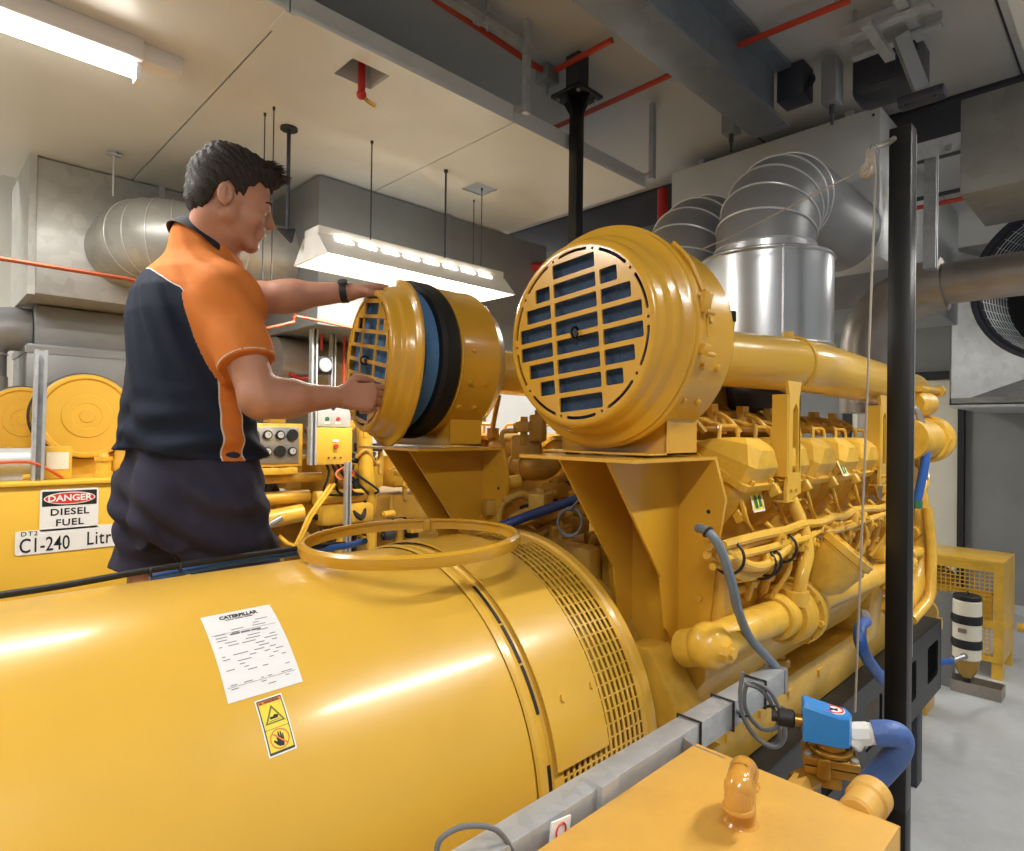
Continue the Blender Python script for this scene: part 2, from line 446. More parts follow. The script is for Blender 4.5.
# red conduits
def conduit(px, lab, z=2.955, r=.011, m='red_conduit'):
    pts = [at(u, v, Z=z) for u, v in px]
    mb = MB(); mb.tube(pts, r, 10, 0); o = mb.build('conduit_pipe', m); tag(o, lab, 'conduit'); return pts
conduit([(425, -8), (541, 70)], 'red conduit running along the ceiling above the cream panels into a small box')
conduit([(556, 70), (612, 40)], 'short red conduit from the ceiling box towards the I-beam')
conduit([(545, 132), (690, 66)], 'long red conduit crossing the ceiling behind the black hoist post')
conduit([(737, 46), (850, 0)], 'red conduit on the ceiling beyond the I-beam')
# galvanised strut beside first conduit
a = at(424, -8, Z=2.93); b = at(528, 56, Z=2.93)
mb = MB(); dd = (b-a).normalized(); mb.box((a+b)/2+V(0, -.03, 0), ((b-a).length, .03, .02), Matrix.Rotation(math.atan2(dd.y, dd.x), 3, 'Z'))
t = mb.build('strut_channel', 'galvanised'); tag(t, 'galvanised strut channel beside the first red conduit', 'strut')
p = at(484, 18, Z=2.95); t = MB().box(p, (.03, .08, .01)).cyl(p+V(0, -.02, -.05), p+V(0, -.02, .04), .006, seg=8).box(p+V(0, -.02, -.03), (.045, .03, .012)).build('beam_clamp', 'galvanised'); tag(t, 'small clamp with a bolt holding the galvanised strut', 'clamp')
p = at(547, 76, Z=2.95); t = thing('ceiling_junction', 'small cube box where two red conduits meet', 'junction box', p)
MB().box(p, (.065, .065, .06), None, .004).build('box_body', 'grey_duct', t); MB().cyl(p+V(0, 0, -.07), p+V(0, 0, -.03), .008, seg=10).build('nipple', 'steel', t)

# black hoist rod with ceiling plate
HZ = 2.86; p = at(577, 94, Z=HZ); px, py = p.x, p.y
t = thing('hoist_post', 'thin black post bolted to the ceiling with a gusseted plate', 'post', (px, py, 1.2))
MB().b2((px-.02, py-.02, 1.05), (px+.02, py+.02, HZ-.02), .003).build('post', 'black_paint', t)
mb = MB(); mb.b2((px-.07, py-.07, HZ-.018), (px+.07, py+.07, HZ-.004), .004)
for a in range(4):
    c, s_ = math.cos(a*PI/2), math.sin(a*PI/2)
    mb.prism([(px+c*.02-s_*.003, py+s_*.02+c*.003, HZ-.018), (px+c*.062-s_*.003, py+s_*.062+c*.003, HZ-.018), (px+c*.02-s_*.003, py+s_*.02+c*.003, HZ-.09)], (s_*.006, -c*.006, 0))
mb.build('ceiling_plate', 'black_paint', t)
MB().b2((px-.03, py-.03, HZ-.004), (px+.03, py+.03, ZC-.001)).build('ceiling_spacer', 'steel_dark', t)
for sx in (-1, 1):
    for sy in (-1, 1): MB().hexbolt((px+sx*.05, py+sy*.05, HZ-.019), (0, 0, -1), .008, .008).build('bolt', 'steel', t)
MB().b2((px-.08, py-.08, 1.0), (px+.08, py+.08, 1.05)).build('base_plate', 'black_paint', t)

# strut assembly near the ceiling, upper right
def strut(name, a, b, w, m, lab, slots=True):
    a = Vector(a); b = Vector(b); x, y, z = frame_from(b-a); L = (b-a).length
    mb = MB(); R = Matrix((x, y, z)).transposed()
    mb.box((a+b)/2+x*(-w/2), (.003, w, L), R); mb.box((a+b)/2+y*(w/2), (w, .003, L), R); mb.box((a+b)/2-y*(w/2), (w, .003, L), R)
    mb.box((a+b)/2+x*(w/2)+y*w*.36, (.003, w*.25, L), R); mb.box((a+b)/2+x*(w/2)-y*w*.36, (.003, w*.25, L), R)
    o = mb.build(name, m)
    if lab: tag(o, lab, 'strut')
    return o
p0 = at(852, 30, Z=2.9); p1 = at(916, 18, Z=2.9)
t = thing('strut_bracket', 'galvanised strut frame hanging from the ceiling at the upper right', 'bracket', (p0+p1)/2)
mb = MB(); dirv = (V(0, -1, 0)); 
for dx in (0, .13):
    mb.box((p0+p1)/2+V(dx, 0, 0), (.035, .26, .012)); mb.box((p0+p1)/2+V(dx, 0, .03), (.004, .26, .03))
mb.box((p0+p1)/2+V(.06, .03, -.015), (.26, .03, .02)); mb.box((p0+p1)/2+V(.06, -.06, .02), (.28, .03, .02))
mb.build('strut_frame', 'galvanised', t)
for dy in (.09, -.09): MB().cyl((p0+p1)/2+V(.02, dy, -.02), (p0+p1)/2+V(.02, dy, .095), .006, seg=8).build('threaded_rod', 'steel', t)
a = at(900, 35, Z=2.88); b = at(922, 92, Z=2.72)
t = MB().tube([a, b], .028, 4, 0).build('brace_bar', 'grey_duct'); tag(t, 'slanting grey steel arm below the galvanised ceiling bracket', 'arm')
t = MB().box(b+V(0, 0, -.02), (.06, .13, .03), None, .004).hexbolt(b+V(-.02, .04, -.036), (0, 0, -1)).hexbolt(b+V(-.02, -.04, -.036), (0, 0, -1)).build('beam_clamp', 'steel_dark'); tag(t, 'dark clamp plate at the foot of the slanting ceiling arm', 'clamp')

# ================================================================== ducts at left
def duct_box(p0, p1, lab, m='duct_metal', seams=(), ax=0, name='air_duct'):
    t = thing(name, lab, 'duct', ((p0[0]+p1[0])/2, (p0[1]+p1[1])/2, p0[2]))
    MB().b2(p0, p1, .004).build('duct_body', m, t)
    for s in seams:
        e = .006; mb = MB()
        q0 = [p0[i]-e for i in range(3)]; q1 = [p1[i]+e for i in range(3)]
        q0[ax] = s-.012; q1[ax] = s+.012
        mb.b2(q0, q1); mb.build('flange', m, t)
    return t
t = duct_box((.335, 3.07, 2.115), (1.21, 3.62, 2.655), 'galvanised rectangular duct at the left behind the worker', 'duct_metal', (.345, .80))
t = duct_box((1.22, 2.42, 2.03), (2.62, 3.0, 2.655), 'long dull grey duct behind the pendant lamp', 'grey_duct', (1.9,))
# round branch duct with lobster back elbow
t = thing('round_duct', 'round galvanised duct with an elbow behind the worker\'s neck', 'duct', (.9, 2.72, 2.2))
def elbow(mb, c, r, R, d0, d1, n=6, seg=36):
    """segmented bend: centre line starts at c, direction d0 bends to d1"""
    d0 = Vector(d0).normalized(); d1 = Vector(d1).normalized(); pts = []
    cen = Vector(c)+d1*R
    for k in range(n+1):
        a = PI/2*k/n; pts.append(cen - d1*R*math.cos(a) + d0*R*math.sin(a))
    return pts
R_ = .155; zc = 2.345; yc = 2.74
pts = elbow(None, (.80, yc, zc), R_, .13, (-1, 0, 0), (0, 1, 0), 5)
MB().tube([(1.218, yc, zc), (.80, yc, zc)], R_, 36, 0).build('straight_run', 'duct_metal', t)
MB().tube(pts+[V(pts[-1].x, 3.068, zc)], R_, 36, 0).build('elbow_bend', 'duct_metal', t)
for x in (1.0, .815): MB().torus((x, yc, zc), (1, 0, 0), R_+.001, .0025).build('seam', 'seam_silver', t)
for k in (1, 2, 3, 4):
    d = (pts[k+1]-pts[k-1]); MB().torus(pts[k], d, R_+.001, .002).build('seam', 'seam_silver', t)
# lower left ducts
t = MB().b2((.36, 3.3, 1.70), (.80, 3.75, 1.94), .004).b2((.39, 3.33, 1.94), (.77, 3.72, 2.108), .004).b2((.355, 3.295, 1.90), (.805, 3.755, 1.93)).build('duct_riser', 'grey_duct'); tag(t, 'dark grey square riser under the left galvanised duct', 'duct')
t = thing('flue_elbow', 'grey round flue elbow at the far left edge', 'duct', (.2, 3.45, 1.79))
MB().tube([(.215, 3.45, 1.80), (.215, 3.45, 1.90)]+[V(.215+.11*(1-math.cos(k*PI/10)), 3.45, 1.90+.11*math.sin(k*PI/10)) for k in range(1, 6)]+[(.386, 3.45, 2.01)], .095, 28, 0).build('flue_pipe', 'elbow_grey', t)
MB().cyl((.215, 3.45, 1.70), (.215, 3.45, 1.80), .10, seg=28).build('flue_collar', 'duct_metal', t)
MB().torus((.215, 3.45, 1.895), (0, 0, 1), .096, .004).build('band', 'seam_silver', t)
# copper coloured rod across at left
a = at(-8, 257, Y=2.35); b = at(128, 279, Y=2.35); c = at(262, 325, Y=2.3)
t = MB().tube([a, b, (.95, 2.35, 2.03)], .007, 8, 0).build('copper_pipe', 'copper_red'); tag(t, 'thin copper pipe running in front of the left ducts', 'pipe')
a = at(264, 322, Y=2.3); b = at(352, 338, Y=2.3)
t = MB().tube([at(258, 330, Y=2.3), at(294, 322, Y=2.3), at(296, 316, Y=2.36), at(352, 328, Y=2.38)], .006, 8, 2).tube([at(296, 316, Y=2.36), at(296, 316, Y=2.36)+V(0, .08, .05)], .005, 6, 0).build('bent_pipe', 'copper_red'); tag(t, 'thin bent pipe under the long grey duct', 'pipe')
# hanger rods and wires
for i, (u, v0, v1, Y, r, lab) in enumerate((
    (114, 152, 196, 2.72, .004, 'hanger rod over the round duct left of the worker'),
    (265, 113, 285, 2.15, .002, 'thin wire hanging left of the ceiling rod by the worker'),
    (274, 107, 285, 2.10, .002, 'second thin wire hanging close to the ceiling rod'),
    (372, 141, 240, 2.14, .0025, 'wire holding the pendant lamp near its middle'),
    (446, 170, 258, 2.14, .004, 'dark cord hanging between the ceiling vent and the pendant lamp'),
    (474, 200, 266, 2.14, .002, 'left one of the paired wires at the far end of the pendant lamp'),
    (482, 188, 268, 2.16, .002, 'right one of the paired wires at the far end of the pendant lamp'))):
    a = at(u, v0, Z=PZ); q = at(u, v1, Y=a.y)
    mb = MB(); mb.tube([(a.x, a.y, PZ), (a.x, a.y, q.z)], r, 6, 0); mb.cyl((a.x, a.y, PZ-.01), (a.x, a.y, PZ), r*2.2, seg=10)
    if i == 0: mb.box((a.x, a.y, PZ-.012), (.05, .03, .006))
    o = mb.build('hanger_wire' if r < .004 else 'hanger_rod', 'steel_dark' if i else 'galvanised'); tag(o, lab, 'hanger')
a = at(289, 128, Z=PZ); q = at(289, 230, Y=a.y)
t = thing('drop_rod', 'threaded drop rod with a bracket plate right of the worker\'s head', 'hanger', (a.x, a.y, q.z))
MB().tube([(a.x, a.y, PZ), (a.x, a.y, q.z)], .007, 8, 0).build('rod', 'steel_dark', t)
MB().cyl((a.x, a.y, PZ-.008), (a.x, a.y, PZ), .03, seg=20).build('ceiling_rose', 'steel_dark', t)
MB().prism([(a.x-.03, a.y, q.z), (a.x+.03, a.y, q.z+.01), (a.x+.02, a.y, q.z-.04)], (0, .02, 0)).build('end_bracket', 'steel_dark', t)

# ================================================================== lamps
t = thing('fluorescent_batten', 'bright bare tube fluorescent batten on the cream ceiling panel at upper left', 'lamp', (0, 2.1, 2.6))
MB().b2((-.66, 1.93, 2.60), (.455, 2.01, PZ), .004).build('batten_body', 'lamp_white', t)
MB().cyl((-.64, 1.97, 2.575), (.445, 1.97, 2.575), .014, seg=14).build('tube', 'tube_light', t)
mb = MB(); mb.b2((.44, 1.95, 2.55), (.455, 1.99, 2.61), .003); mb.build('lamp_holder', 'lamp_white', t)
mb = MB(); mb.b2((-.66, 1.95, 2.55), (-.645, 1.99, 2.61), .003); mb.build('lamp_holder', 'lamp_white', t)
t = MB().b2((.458, 1.95, 2.61), (.56, 2.01, PZ), .003).build('starter_box', 'lamp_white'); tag(t, 'small white box at the right end of the ceiling fluorescent batten', 'box')
def pendant(x0, x1, y, z, lab):
    t = thing('pendant_lamp', lab, 'lamp', ((x0+x1)/2, y, z))
    # hipped reflector: cross-section trapezoid open below
    w0, w1, h = .055, .13, .085
    for s_ in (-1, 1):
        mb = MB()
        mb.hull([[(x0, y+s_*w1, z), (x0, y+s_*w0, z+h), (x0, y+s_*(w0-.004), z+h), (x0, y+s_*(w1-.004), z)], [(x1, y+s_*w1, z), (x1, y+s_*w0, z+h), (x1, y+s_*(w0-.004), z+h), (x1, y+s_*(w1-.004), z)]])
        o = mb.build('reflector_side', 'lamp_white', t)
        mb = MB(); n = 8
        for k in range(n):
            xa = x0+.06+(x1-x0-.12)*k/n; xb = xa+(x1-x0-.12)/n*.72
            p_ = lambda x, f, e: (x, y+s_*(w1+(w0-w1)*f+e), z+h*f+e*.4)
            mb.hull([[p_(xa, .80, .001), p_(xb, .80, .001), p_(xb, .92, .001), p_(xa, .92, .001)], [p_(xa, .80, .003), p_(xb, .80, .003), p_(xb, .92, .003), p_(xa, .92, .003)]])
        mb.build('light_slot', 'tube_light', t)
    MB().b2((x0, y-w0, z+h), (x1, y+w0, z+h+.03), .004).build('lamp_body', 'lamp_white', t)
    for x in (x0, x1):
        MB().prism([(x-.003, y-w1, z), (x-.003, y+w1, z), (x-.003, y+w0, z+h), (x-.003, y-w0, z+h)], (.006, 0, 0)).build('end_cap', 'lamp_white', t)
    for dy in (-.045, .045): MB().cyl((x0+.03, y+dy, z+.035), (x1-.03, y+dy, z+.035), .014, seg=12).build('tube', 'tube_light', t)
    return t
pendant(1.03, 1.93, 2.10, 2.20, 'long hooded fluorescent lamp hanging above the worker\'s raised hand')
def batten(x0, y, z, lab, L=1.25):
    t = thing('fluorescent_batten', lab, 'lamp', (x0+L/2, y, z))
    MB().b2((x0, y-.04, z+.02), (x0+L, y+.04, ZC), .004).build('batten_body', 'lamp_white', t)
    MB().cyl((x0+.01, y, z-.004), (x0+L-.01, y, z-.004), .014, seg=12).build('tube', 'tube_light', t)
batten(1.53, -.36, 2.95, 'fluorescent batten on the aisle ceiling outside the photo, beside the I-beam')
batten(-1.37, -.36, 2.95, 'fluorescent batten on the aisle ceiling outside the photo, behind the camera')
batten(3.68, -.36, 2.95, 'fluorescent batten on the aisle ceiling outside the photo, beyond the upper right duct')
batten(4.2, 2.9, 2.93, 'fluorescent batten on the ceiling behind the silver plenum')
batten(1.8, 3.7, 2.93, 'fluorescent batten on the ceiling behind the long grey duct', 1.6)
batten(-1.7, 3.6, 2.93, 'fluorescent batten on the ceiling beyond the left edge', 1.6)
# ================================================================== alternator
AY, AZC, AR = 1.145, 0.92, 0.415
def cylp(x, th, r): # th measured from the near horizontal side (-Y) upward
    return V(x, AY-math.cos(th)*r, AZC+math.sin(th)*r)
def hitcyl(u, v, r=AR):
    d = ray(u, v); oy, oz = -AY, CAMZ-AZC
    a = d.y**2+d.z**2; b = 2*(oy*d.y+oz*d.z); c = oy*oy+oz*oz-r*r
    s_ = (-b-math.sqrt(max(0, b*b-4*a*c)))/(2*a)
    p = CAM+d*s_
    return p.x, math.atan2(p.z-AZC, AY-p.y)
def cylmap(me, x0, th0, r, ex, eth):
    """wrap flat mesh (x,y) on the drum; ex, eth = image of unit vectors as (dx, dth)"""
    for v in me.vertices:
        x, y, z = v.co
        X = x0+ex[0]*x+eth[0]*y; T = th0+ex[1]*x+eth[1]*y
        v.co = cylp(X, T, r+z)
alt = thing('alternator', 'large glossy yellow alternator drum in the foreground', 'alternator', (.2, AY, .5))
mb = MB(); mb.lathe([(-1.3, 0), (-1.3, .30), (-1.27, .36), (-1.2, AR-.01), (-1.15, AR), (.765, AR), (.79, AR-.002), (.80, AR-.012), (.812, AR-.012)], (0, AY, AZC), (1, 0, 0), 160)
mb.build('drum_shell', 'yellow_paint', alt, 25)
mb = MB(); mb.lathe([(.790, AR+.0005), (.795, AR+.004), (.806, AR+.004), (.81, AR-.001), (.82, AR-.004), (.832, AR-.004)], (0, AY, AZC), (1, 0, 0), 160); mb.build('end_ring', 'yellow_paint', alt, 25)
# perforated screen ring
mb = MB()
def grille(mb, x0, x1, th0, th1, nx, nt, r, th=.0025, openf=None):
    bm = mb.bm; vv = {}
    def g(i, j, k):
        key = (i, j, k)
        if key not in vv:
            # cells: alternately wide opening / thin bar
            xx = xs[i]; tt = ts[j]; vv[key] = bm.verts.new(cylp(xx, tt, r-(th if k else 0)))
        return vv[key]
    px = (x1-x0)/nx; pt = (th1-th0)/nt
    xs = [x0]; ts = [th0]
    for i in range(nx): xs += [x0+i*px+px*.22, x0+(i+1)*px-px*.22]
    xs.append(x1)
    for j in range(nt): ts += [th0+j*pt+pt*.06, th0+(j+1)*pt-pt*.06]
    ts.append(th1)
    NI = len(xs)-1; NJ = len(ts)-1
    solid = lambda i, j: not (0 <= i < NI and 0 <= j < NJ) and None
    S = [[not (i % 2 == 1 and j % 2 == 1) for j in range(NJ)] for i in range(NI)]
    for i in range(NI):
        for j in range(NJ):
            if not S[i][j]: continue
            bm.faces.new([g(i, j, 0), g(i+1, j, 0), g(i+1, j+1, 0), g(i, j+1, 0)])
            bm.faces.new([g(i, j, 1), g(i, j+1, 1), g(i+1, j+1, 1), g(i+1, j, 1)])
            for (di, dj, a, b) in ((-1, 0, (i, j), (i, j+1)), (1, 0, (i+1, j), (i+1, j+1)), (0, -1, (i, j), (i+1, j)), (0, 1, (i, j+1), (i+1, j+1))):
                ii, jj = i+di, j+dj
                if not (0 <= ii < NI and 0 <= jj < NJ) or not S[ii][jj]:
                    bm.faces.new([g(*a, 0), g(*b, 0), g(*b, 1), g(*a, 1)])
for (t0, t1, n) in ((math.radians(-38), math.radians(-2), 11), (math.radians(4), math.radians(78), 22), (math.radians(84), math.radians(160), 22)):
    grille(mb, .855, 1.113, t0, t1, 16, n, AR)
mb.build('ventilation_screen', 'yellow_paint', alt, 30)
mb = MB()
mb.lathe([(.828, AR-.004), (.832, AR), (.855, AR), (.855, AR-.003)], (0, AY, AZC), (1, 0, 0), 160)
mb.lathe([(1.113, AR-.003), (1.113, AR), (1.125, AR), (1.13, AR+.006), (1.15, AR+.006), (1.155, AR-.01), (1.16, .30)], (0, AY, AZC), (1, 0, 0), 160)
def arcband(mb, x0, x1, t0, t1, r, th, n=24):
    ri = [[cylp(x0, t0+(t1-t0)*k/n, r), cylp(x1, t0+(t1-t0)*k/n, r), cylp(x1, t0+(t1-t0)*k/n, r-th), cylp(x0, t0+(t1-t0)*k/n, r-th)] for k in range(n+1)]
    mb.hull(ri)
for (a, b) in ((-2, 4), (78, 84), (160, 322)): arcband(mb, .85, 1.118, math.radians(a), math.radians(b), AR, .003, 40)
mb.build('screen_frame', 'yellow_paint', alt, 25)
mb = MB(); mb.lathe([(.80, .25), (.80, AR-.09), (.9, AR-.09), (.9, AR-.04), (.93, AR-.04), (.93, AR-.09), (1.0, AR-.09), (1.0, AR-.05), (1.16, AR-.05), (1.16, .25)], (0, AY, AZC), (1, 0, 0), 64); mb.build('inner_core', 'dim_dusty_yellow', alt)
# row of slots on the shoulder just before the smooth strip
mb = MB()
for (a0, a1) in ((24, 36.2), (36.8, 47.7), (48.3, 62), (-4, 12), (-20, -4.6)):
    mb = MB(); arcband(mb, .8215, .8285, math.radians(a0), math.radians(a1), AR-.0025, .004, 10); mb.build('shoulder_slot', 'black_matt', alt)
# smooth cover strip strapped over the screen
mb = MB(); arcband(mb, .836, .983, math.radians(10), math.radians(172), AR+.009, .003, 60)
st = mb.build('cover_strip', 'yellow_paint', alt, 25)
for (u, v) in ((559, 700), (588, 687)):
    x, th = hitcyl(u, v); p = cylp(x, th, AR+.009); n = (p-V(x, AY, AZC)).normalized()
    MB().cyl(p, p+n*.004, .005, seg=12).cyl(p+V(0, 0, .006)-n*.002, p+V(0, 0, .006)+n*.0015, .004, seg=8).build('screw', 'yellow_paint', st)
# feet and terminal side of the drum
for s_ in (-1, 1):
    y_ = AY+s_*.33; mb = MB(); mb.b2((-1.1, y_-.06, .40), (1.1, y_+.06, .50), .006); mb.b2((-1.0, y_-.03, .50), (1.0, y_+.03, .70)); mb.build('foot_rail', 'yellow_paint', alt)
    for x in (-1.05, .0, .95): MB().b2((x, y_-.05, 0), (x+.1, y_+.05, .40), .003).build('pedestal', 'steel_dark', alt)
# paper data sheet label: map its four photographed corners onto the drum
def sheet(corners_px, w, h):
    c = [hitcyl(u, v) for u, v in corners_px]  # tl, tr, br, bl
    ex = ((c[1][0]-c[0][0]+c[2][0]-c[3][0])/2/w, (c[1][1]-c[0][1]+c[2][1]-c[3][1])/2/w)
    ey = ((c[0][0]-c[3][0]+c[1][0]-c[2][0])/2/h, (c[0][1]-c[3][1]+c[1][1]-c[2][1])/2/h)
    o = (sum(q[0] for q in c)/4, sum(q[1] for q in c)/4)
    return o, ex, ey
def wrapgrid(o, ex, ey, w, h, r, nx=6, ny=16, t=.0006, rad=.004):
    mb = MB(); bm = mb.bm; rows = []
    for j in range(ny+1):
        rows.append([bm.verts.new(cylp(o[0]+ex[0]*(x)+ey[0]*y, o[1]+ex[1]*x+ey[1]*y, r+t)) for y in (-h/2+h*j/ny,) for x in [-w/2+w*i/nx for i in range(nx+1)]])
    for j in range(ny):
        for i in range(nx): bm.faces.new([rows[j][i], rows[j][i+1], rows[j+1][i+1], rows[j+1][i]])
    return mb
w, h = 1.0, 1.35
o, ex, ey = sheet([(199, 619), (270, 604), (302, 683), (229, 703)], w, h)
lab = wrapgrid(o, ex, ey, w, h, AR).build('data_sheet', 'paper_white', alt); lab['label'] = 'white printed data sheet stuck on the drum'
mb = MB(); me = text_mesh('CATERPILLAR', .088, .0001, .004, 'CENTER'); 
for v in me.vertices: v.co.y += .575
cylmap(me, o[0], o[1], AR+.0009, ex, ey); mb.mesh(me); mb.build('heading_text', 'ink_black', lab)
mb = MB(); random.seed(3)
def line(mb, x, y, L, hh=.011):
    n = max(1, int(L/.12)); 
    for k in range(n):
        xa = x+L*k/n; xb = x+L*(k+1)/n-.012
        mb.bm.faces.new([mb.bm.verts.new(cylp(o[0]+ex[0]*a+ey[0]*b, o[1]+ex[1]*a+ey[1]*b, AR+.0010)) for a, b in ((xa, y), (xb, y), (xb, y+hh), (xa, y+hh))])
line(mb, -.2, .51, .4, .02)
for k in range(21):
    y = .42-.05*k
    x = -.42
    while x < .4:
        L = random.uniform(.05, .22)
        if random.random() < .52: line(mb, x, y, min(L, .42-x))
        x += L+random.uniform(.03, .12)
for y in (.28, -.5): line(mb, -.46, y, .92, .006)
line(mb, -.22, .235, .44, .03)
mb.build('small_print', 'ink_grey', lab)
# warning label
w, h = 1.0, 2.0
o, ex, ey = sheet([(254, 702), (281, 693), (297, 748), (269, 759)], w, h)
wl = wrapgrid(o, ex, ey, w, h, AR).build('warning_label', 'white_sign', alt); wl['label'] = 'white bordered warning label below the data sheet'
def flat(mb, polys, dz, name, m, parent=None):
    mb = MB()
    for pl in polys:
        me = curve_mesh(pl, .00005)
        bm = bmesh.new(); bm.from_mesh(me); bmesh.ops.triangulate(bm, faces=bm.faces)
        bmesh.ops.subdivide_edges(bm, edges=[e for e in bm.edges if e.calc_length() > .5], cuts=3, use_grid_fill=True); bm.to_mesh(me); bm.free()
        cylmap(me, o[0], o[1], AR+dz, ex, ey); mb.mesh(me)
    return mb.build(name, m, parent or wl)
flat(None, [[rrect(0, 0, .90, 1.90, .03)]], .0009, 'dark_border', 'hazard_dark')
flat(None, [[rrect(0, .36, .82, .95, .02)], [rrect(0, -.5, .82, .74, .02)]], .0012, 'yellow_field', 'label_yellow')
flat(None, [[rrect(0, .84, .84, .12, .01)]], .0015, 'orange_header', 'label_orange')
flat(None, [[[(-.36, .05), (.36, .05), (0, .70)], [(-.27, .10), (.27, .10), (0, .58)]]], .0015, 'hazard_triangle', 'label_olive')
def arcp(cx, cy, r0, r1, n=28): return [circ(cx, cy, r1, n), circ(cx, cy, r0, n)]
flat(None, [[[(-.14, .20), (.12, .20), (.17, .30), (.02, .34), (-.04, .28), (-.16, .29)]]], .0015, 'hot_surface_symbol', 'ink_black')
flat(None, [[[(-.2, .135), (.2, .135), (.2, .15), (-.2, .15)]]], .0015, 'symbol_line', 'ink_black')
hand = [(-.06, -.74), (.10, -.76), (.14, -.6), (.15, -.36), (.11, -.36), (.10, -.5), (.08, -.28), (.04, -.27), (.03, -.48), (.0, -.26), (-.04, -.27), (-.04, -.5), (-.09, -.34), (-.12, -.35), (-.1, -.58), (-.2, -.5), (-.23, -.54), (-.14, -.66)]
flat(None, [[hand]], .0015, 'hand_symbol', 'ink_black')
flat(None, [arcp(0, -.5, .30, .34), [[(-.23, -.31), (-.2, -.27), (.24, -.69), (.21, -.73)]]], .0018, 'prohibition_ring', 'label_orange')
me = text_mesh('WARNING', .11, .00005, .004, 'CENTER')
for v in me.vertices: v.co.y += .84; v.co.x += .06
cylmap(me, o[0], o[1], AR+.0017, ex, ey); MB().mesh(me).build('header_text', 'ink_black', wl)
flat(None, [[[(-.38, .8), (-.28, .8), (-.33, .88)]]], .0017, 'header_triangle', 'ink_black')

# loose clamp ring lying on the drum
rc = at(412, 540, Z=1.362)
t = thing('clamp_ring', 'loose round clamp band lying flat on top of the alternator drum', 'clamp ring', rc)
prof = [(-.013, .222), (-.013, .228), (-.004, .232), (.008, .232), (.013, .225), (.013, .218), (.007, .218), (.007, .223), (-.008, .223)]
MB().lathe(prof, rc, (-.03, .02, 1), 96, closed=True).build('band', 'cleaner_yellow', t)
d = V(-.02, .24, .01); q = rc+V(.158, .158, .0)
MB().box(q, (.03, .018, .028), Matrix.Rotation(.8, 3, 'Z'), .003).cyl(q+V(-.025, .025, .01), q+V(.025, -.025, .01), .005, seg=10).build('latch', 'cleaner_yellow', t)
# black braided cable and blue cable along the far shoulder of the drum
mb = MB(); pts = []
for k, (u, v) in enumerate(((-20, 600), (60, 588), (150, 572), (230, 560), (310, 549), (345, 546))):
    pts.append(at(u, v-2, Y=1.50))
t = thing('braided_cable', 'black braided cable tied along the far shoulder of the alternator drum', 'cable', pts[2])
MB().tube(pts, .007, 10).build('sleeve', 'black_rubber', t)
for u in (150, 180): 
    q = at(u, 572-(u-150)*.15, Y=1.50); MB().torus(q, (1, 0, 0), .008, .003, 16, 6).build('cable_tie', 'cable_black', t)
t = MB().tube([at(150, 578, Y=1.52), at(230, 563, Y=1.52), at(310, 551, Y=1.52), at(345, 546, Y=1.45), at(365, 541, Y=1.36)], .008, 10).build('blue_cable', 'blue_hose'); tag(t, 'blue cable lying beside the braided cable behind the drum', 'cable')

# ================================================================== air cleaners
def grille_plate(ang):
    ol = [circ(0, 0, .196, 72)]
    pitch = .0432
    for k in range(8):
        y = (3.5-k)*pitch
        ol.append(rrect(.0, y, .120, .0325, .004, 3, ang))
    for k in range(6):
        y = (2.5-k)*pitch
        x = .1375 if 0 < k < 5 else .118; wd = .130-.059*1
        hw = math.sqrt(max(0, .175**2-(abs(y)+.0155)**2))-(.008 if abs(y) > .06 else 0)
        wL = hw-.071
        ol.append(rrect(-(.071+wL/2), y, wL, .0325, .004, 3, ang)); ol.append(rrect(.071+wL/2, y, wL, .0325, .004, 3, ang))
    for k in range(10):
        a = 2*PI*k/10+.1+ang
        ol.append(arcslot(.1805, .1875, a, a+.42)); ol.append(circ(.1840*math.cos(a+.525), .1840*math.sin(a+.525), .0035, 10))
    return ol
def cleaner_cover(parent, c, axis, ang, filt=True):
    """front cover; c = centre of face plane, axis = unit vector pointing INTO the canister"""
    ax = Vector(axis).normalized(); up = V(0, 0, 1); right = ax.cross(up).normalized(); up = right.cross(ax)
    # right as seen from the front
    cv = MB()
    cv.lathe([(.0, .190), (0, .196), (.004, .203), (.010, .206), (.026, .207), (.031, .209), (.034, .216), (.040, .219), (.058, .222), (.064, .227), (.067, .240), (.071, .245), (.078, .245), (.078, .225), (.050, .210), (.030, .198), (.006, .190)], c, ax, 96, closed=True)
    cov = cv.build('front_cover', 'cleaner_yellow', parent, 50)
    m = basis(right, up, -ax, Vector(c)+ax*.003)
    mb = MB(); mb.mesh(curve_mesh(grille_plate(ang), .002), m); mb.build('grille', 'cleaner_yellow', cov)
    mb = MB(); q = Vector(c)-ax*.0; mb.torus(q-ax*.004+up*.002, right, .012, .003, 18, 8); mb.cyl(q+ax*.02, q-ax*.004, .006, seg=10); mb.build('pull_hook', 'black_paint', cov)
    return cov, right, up
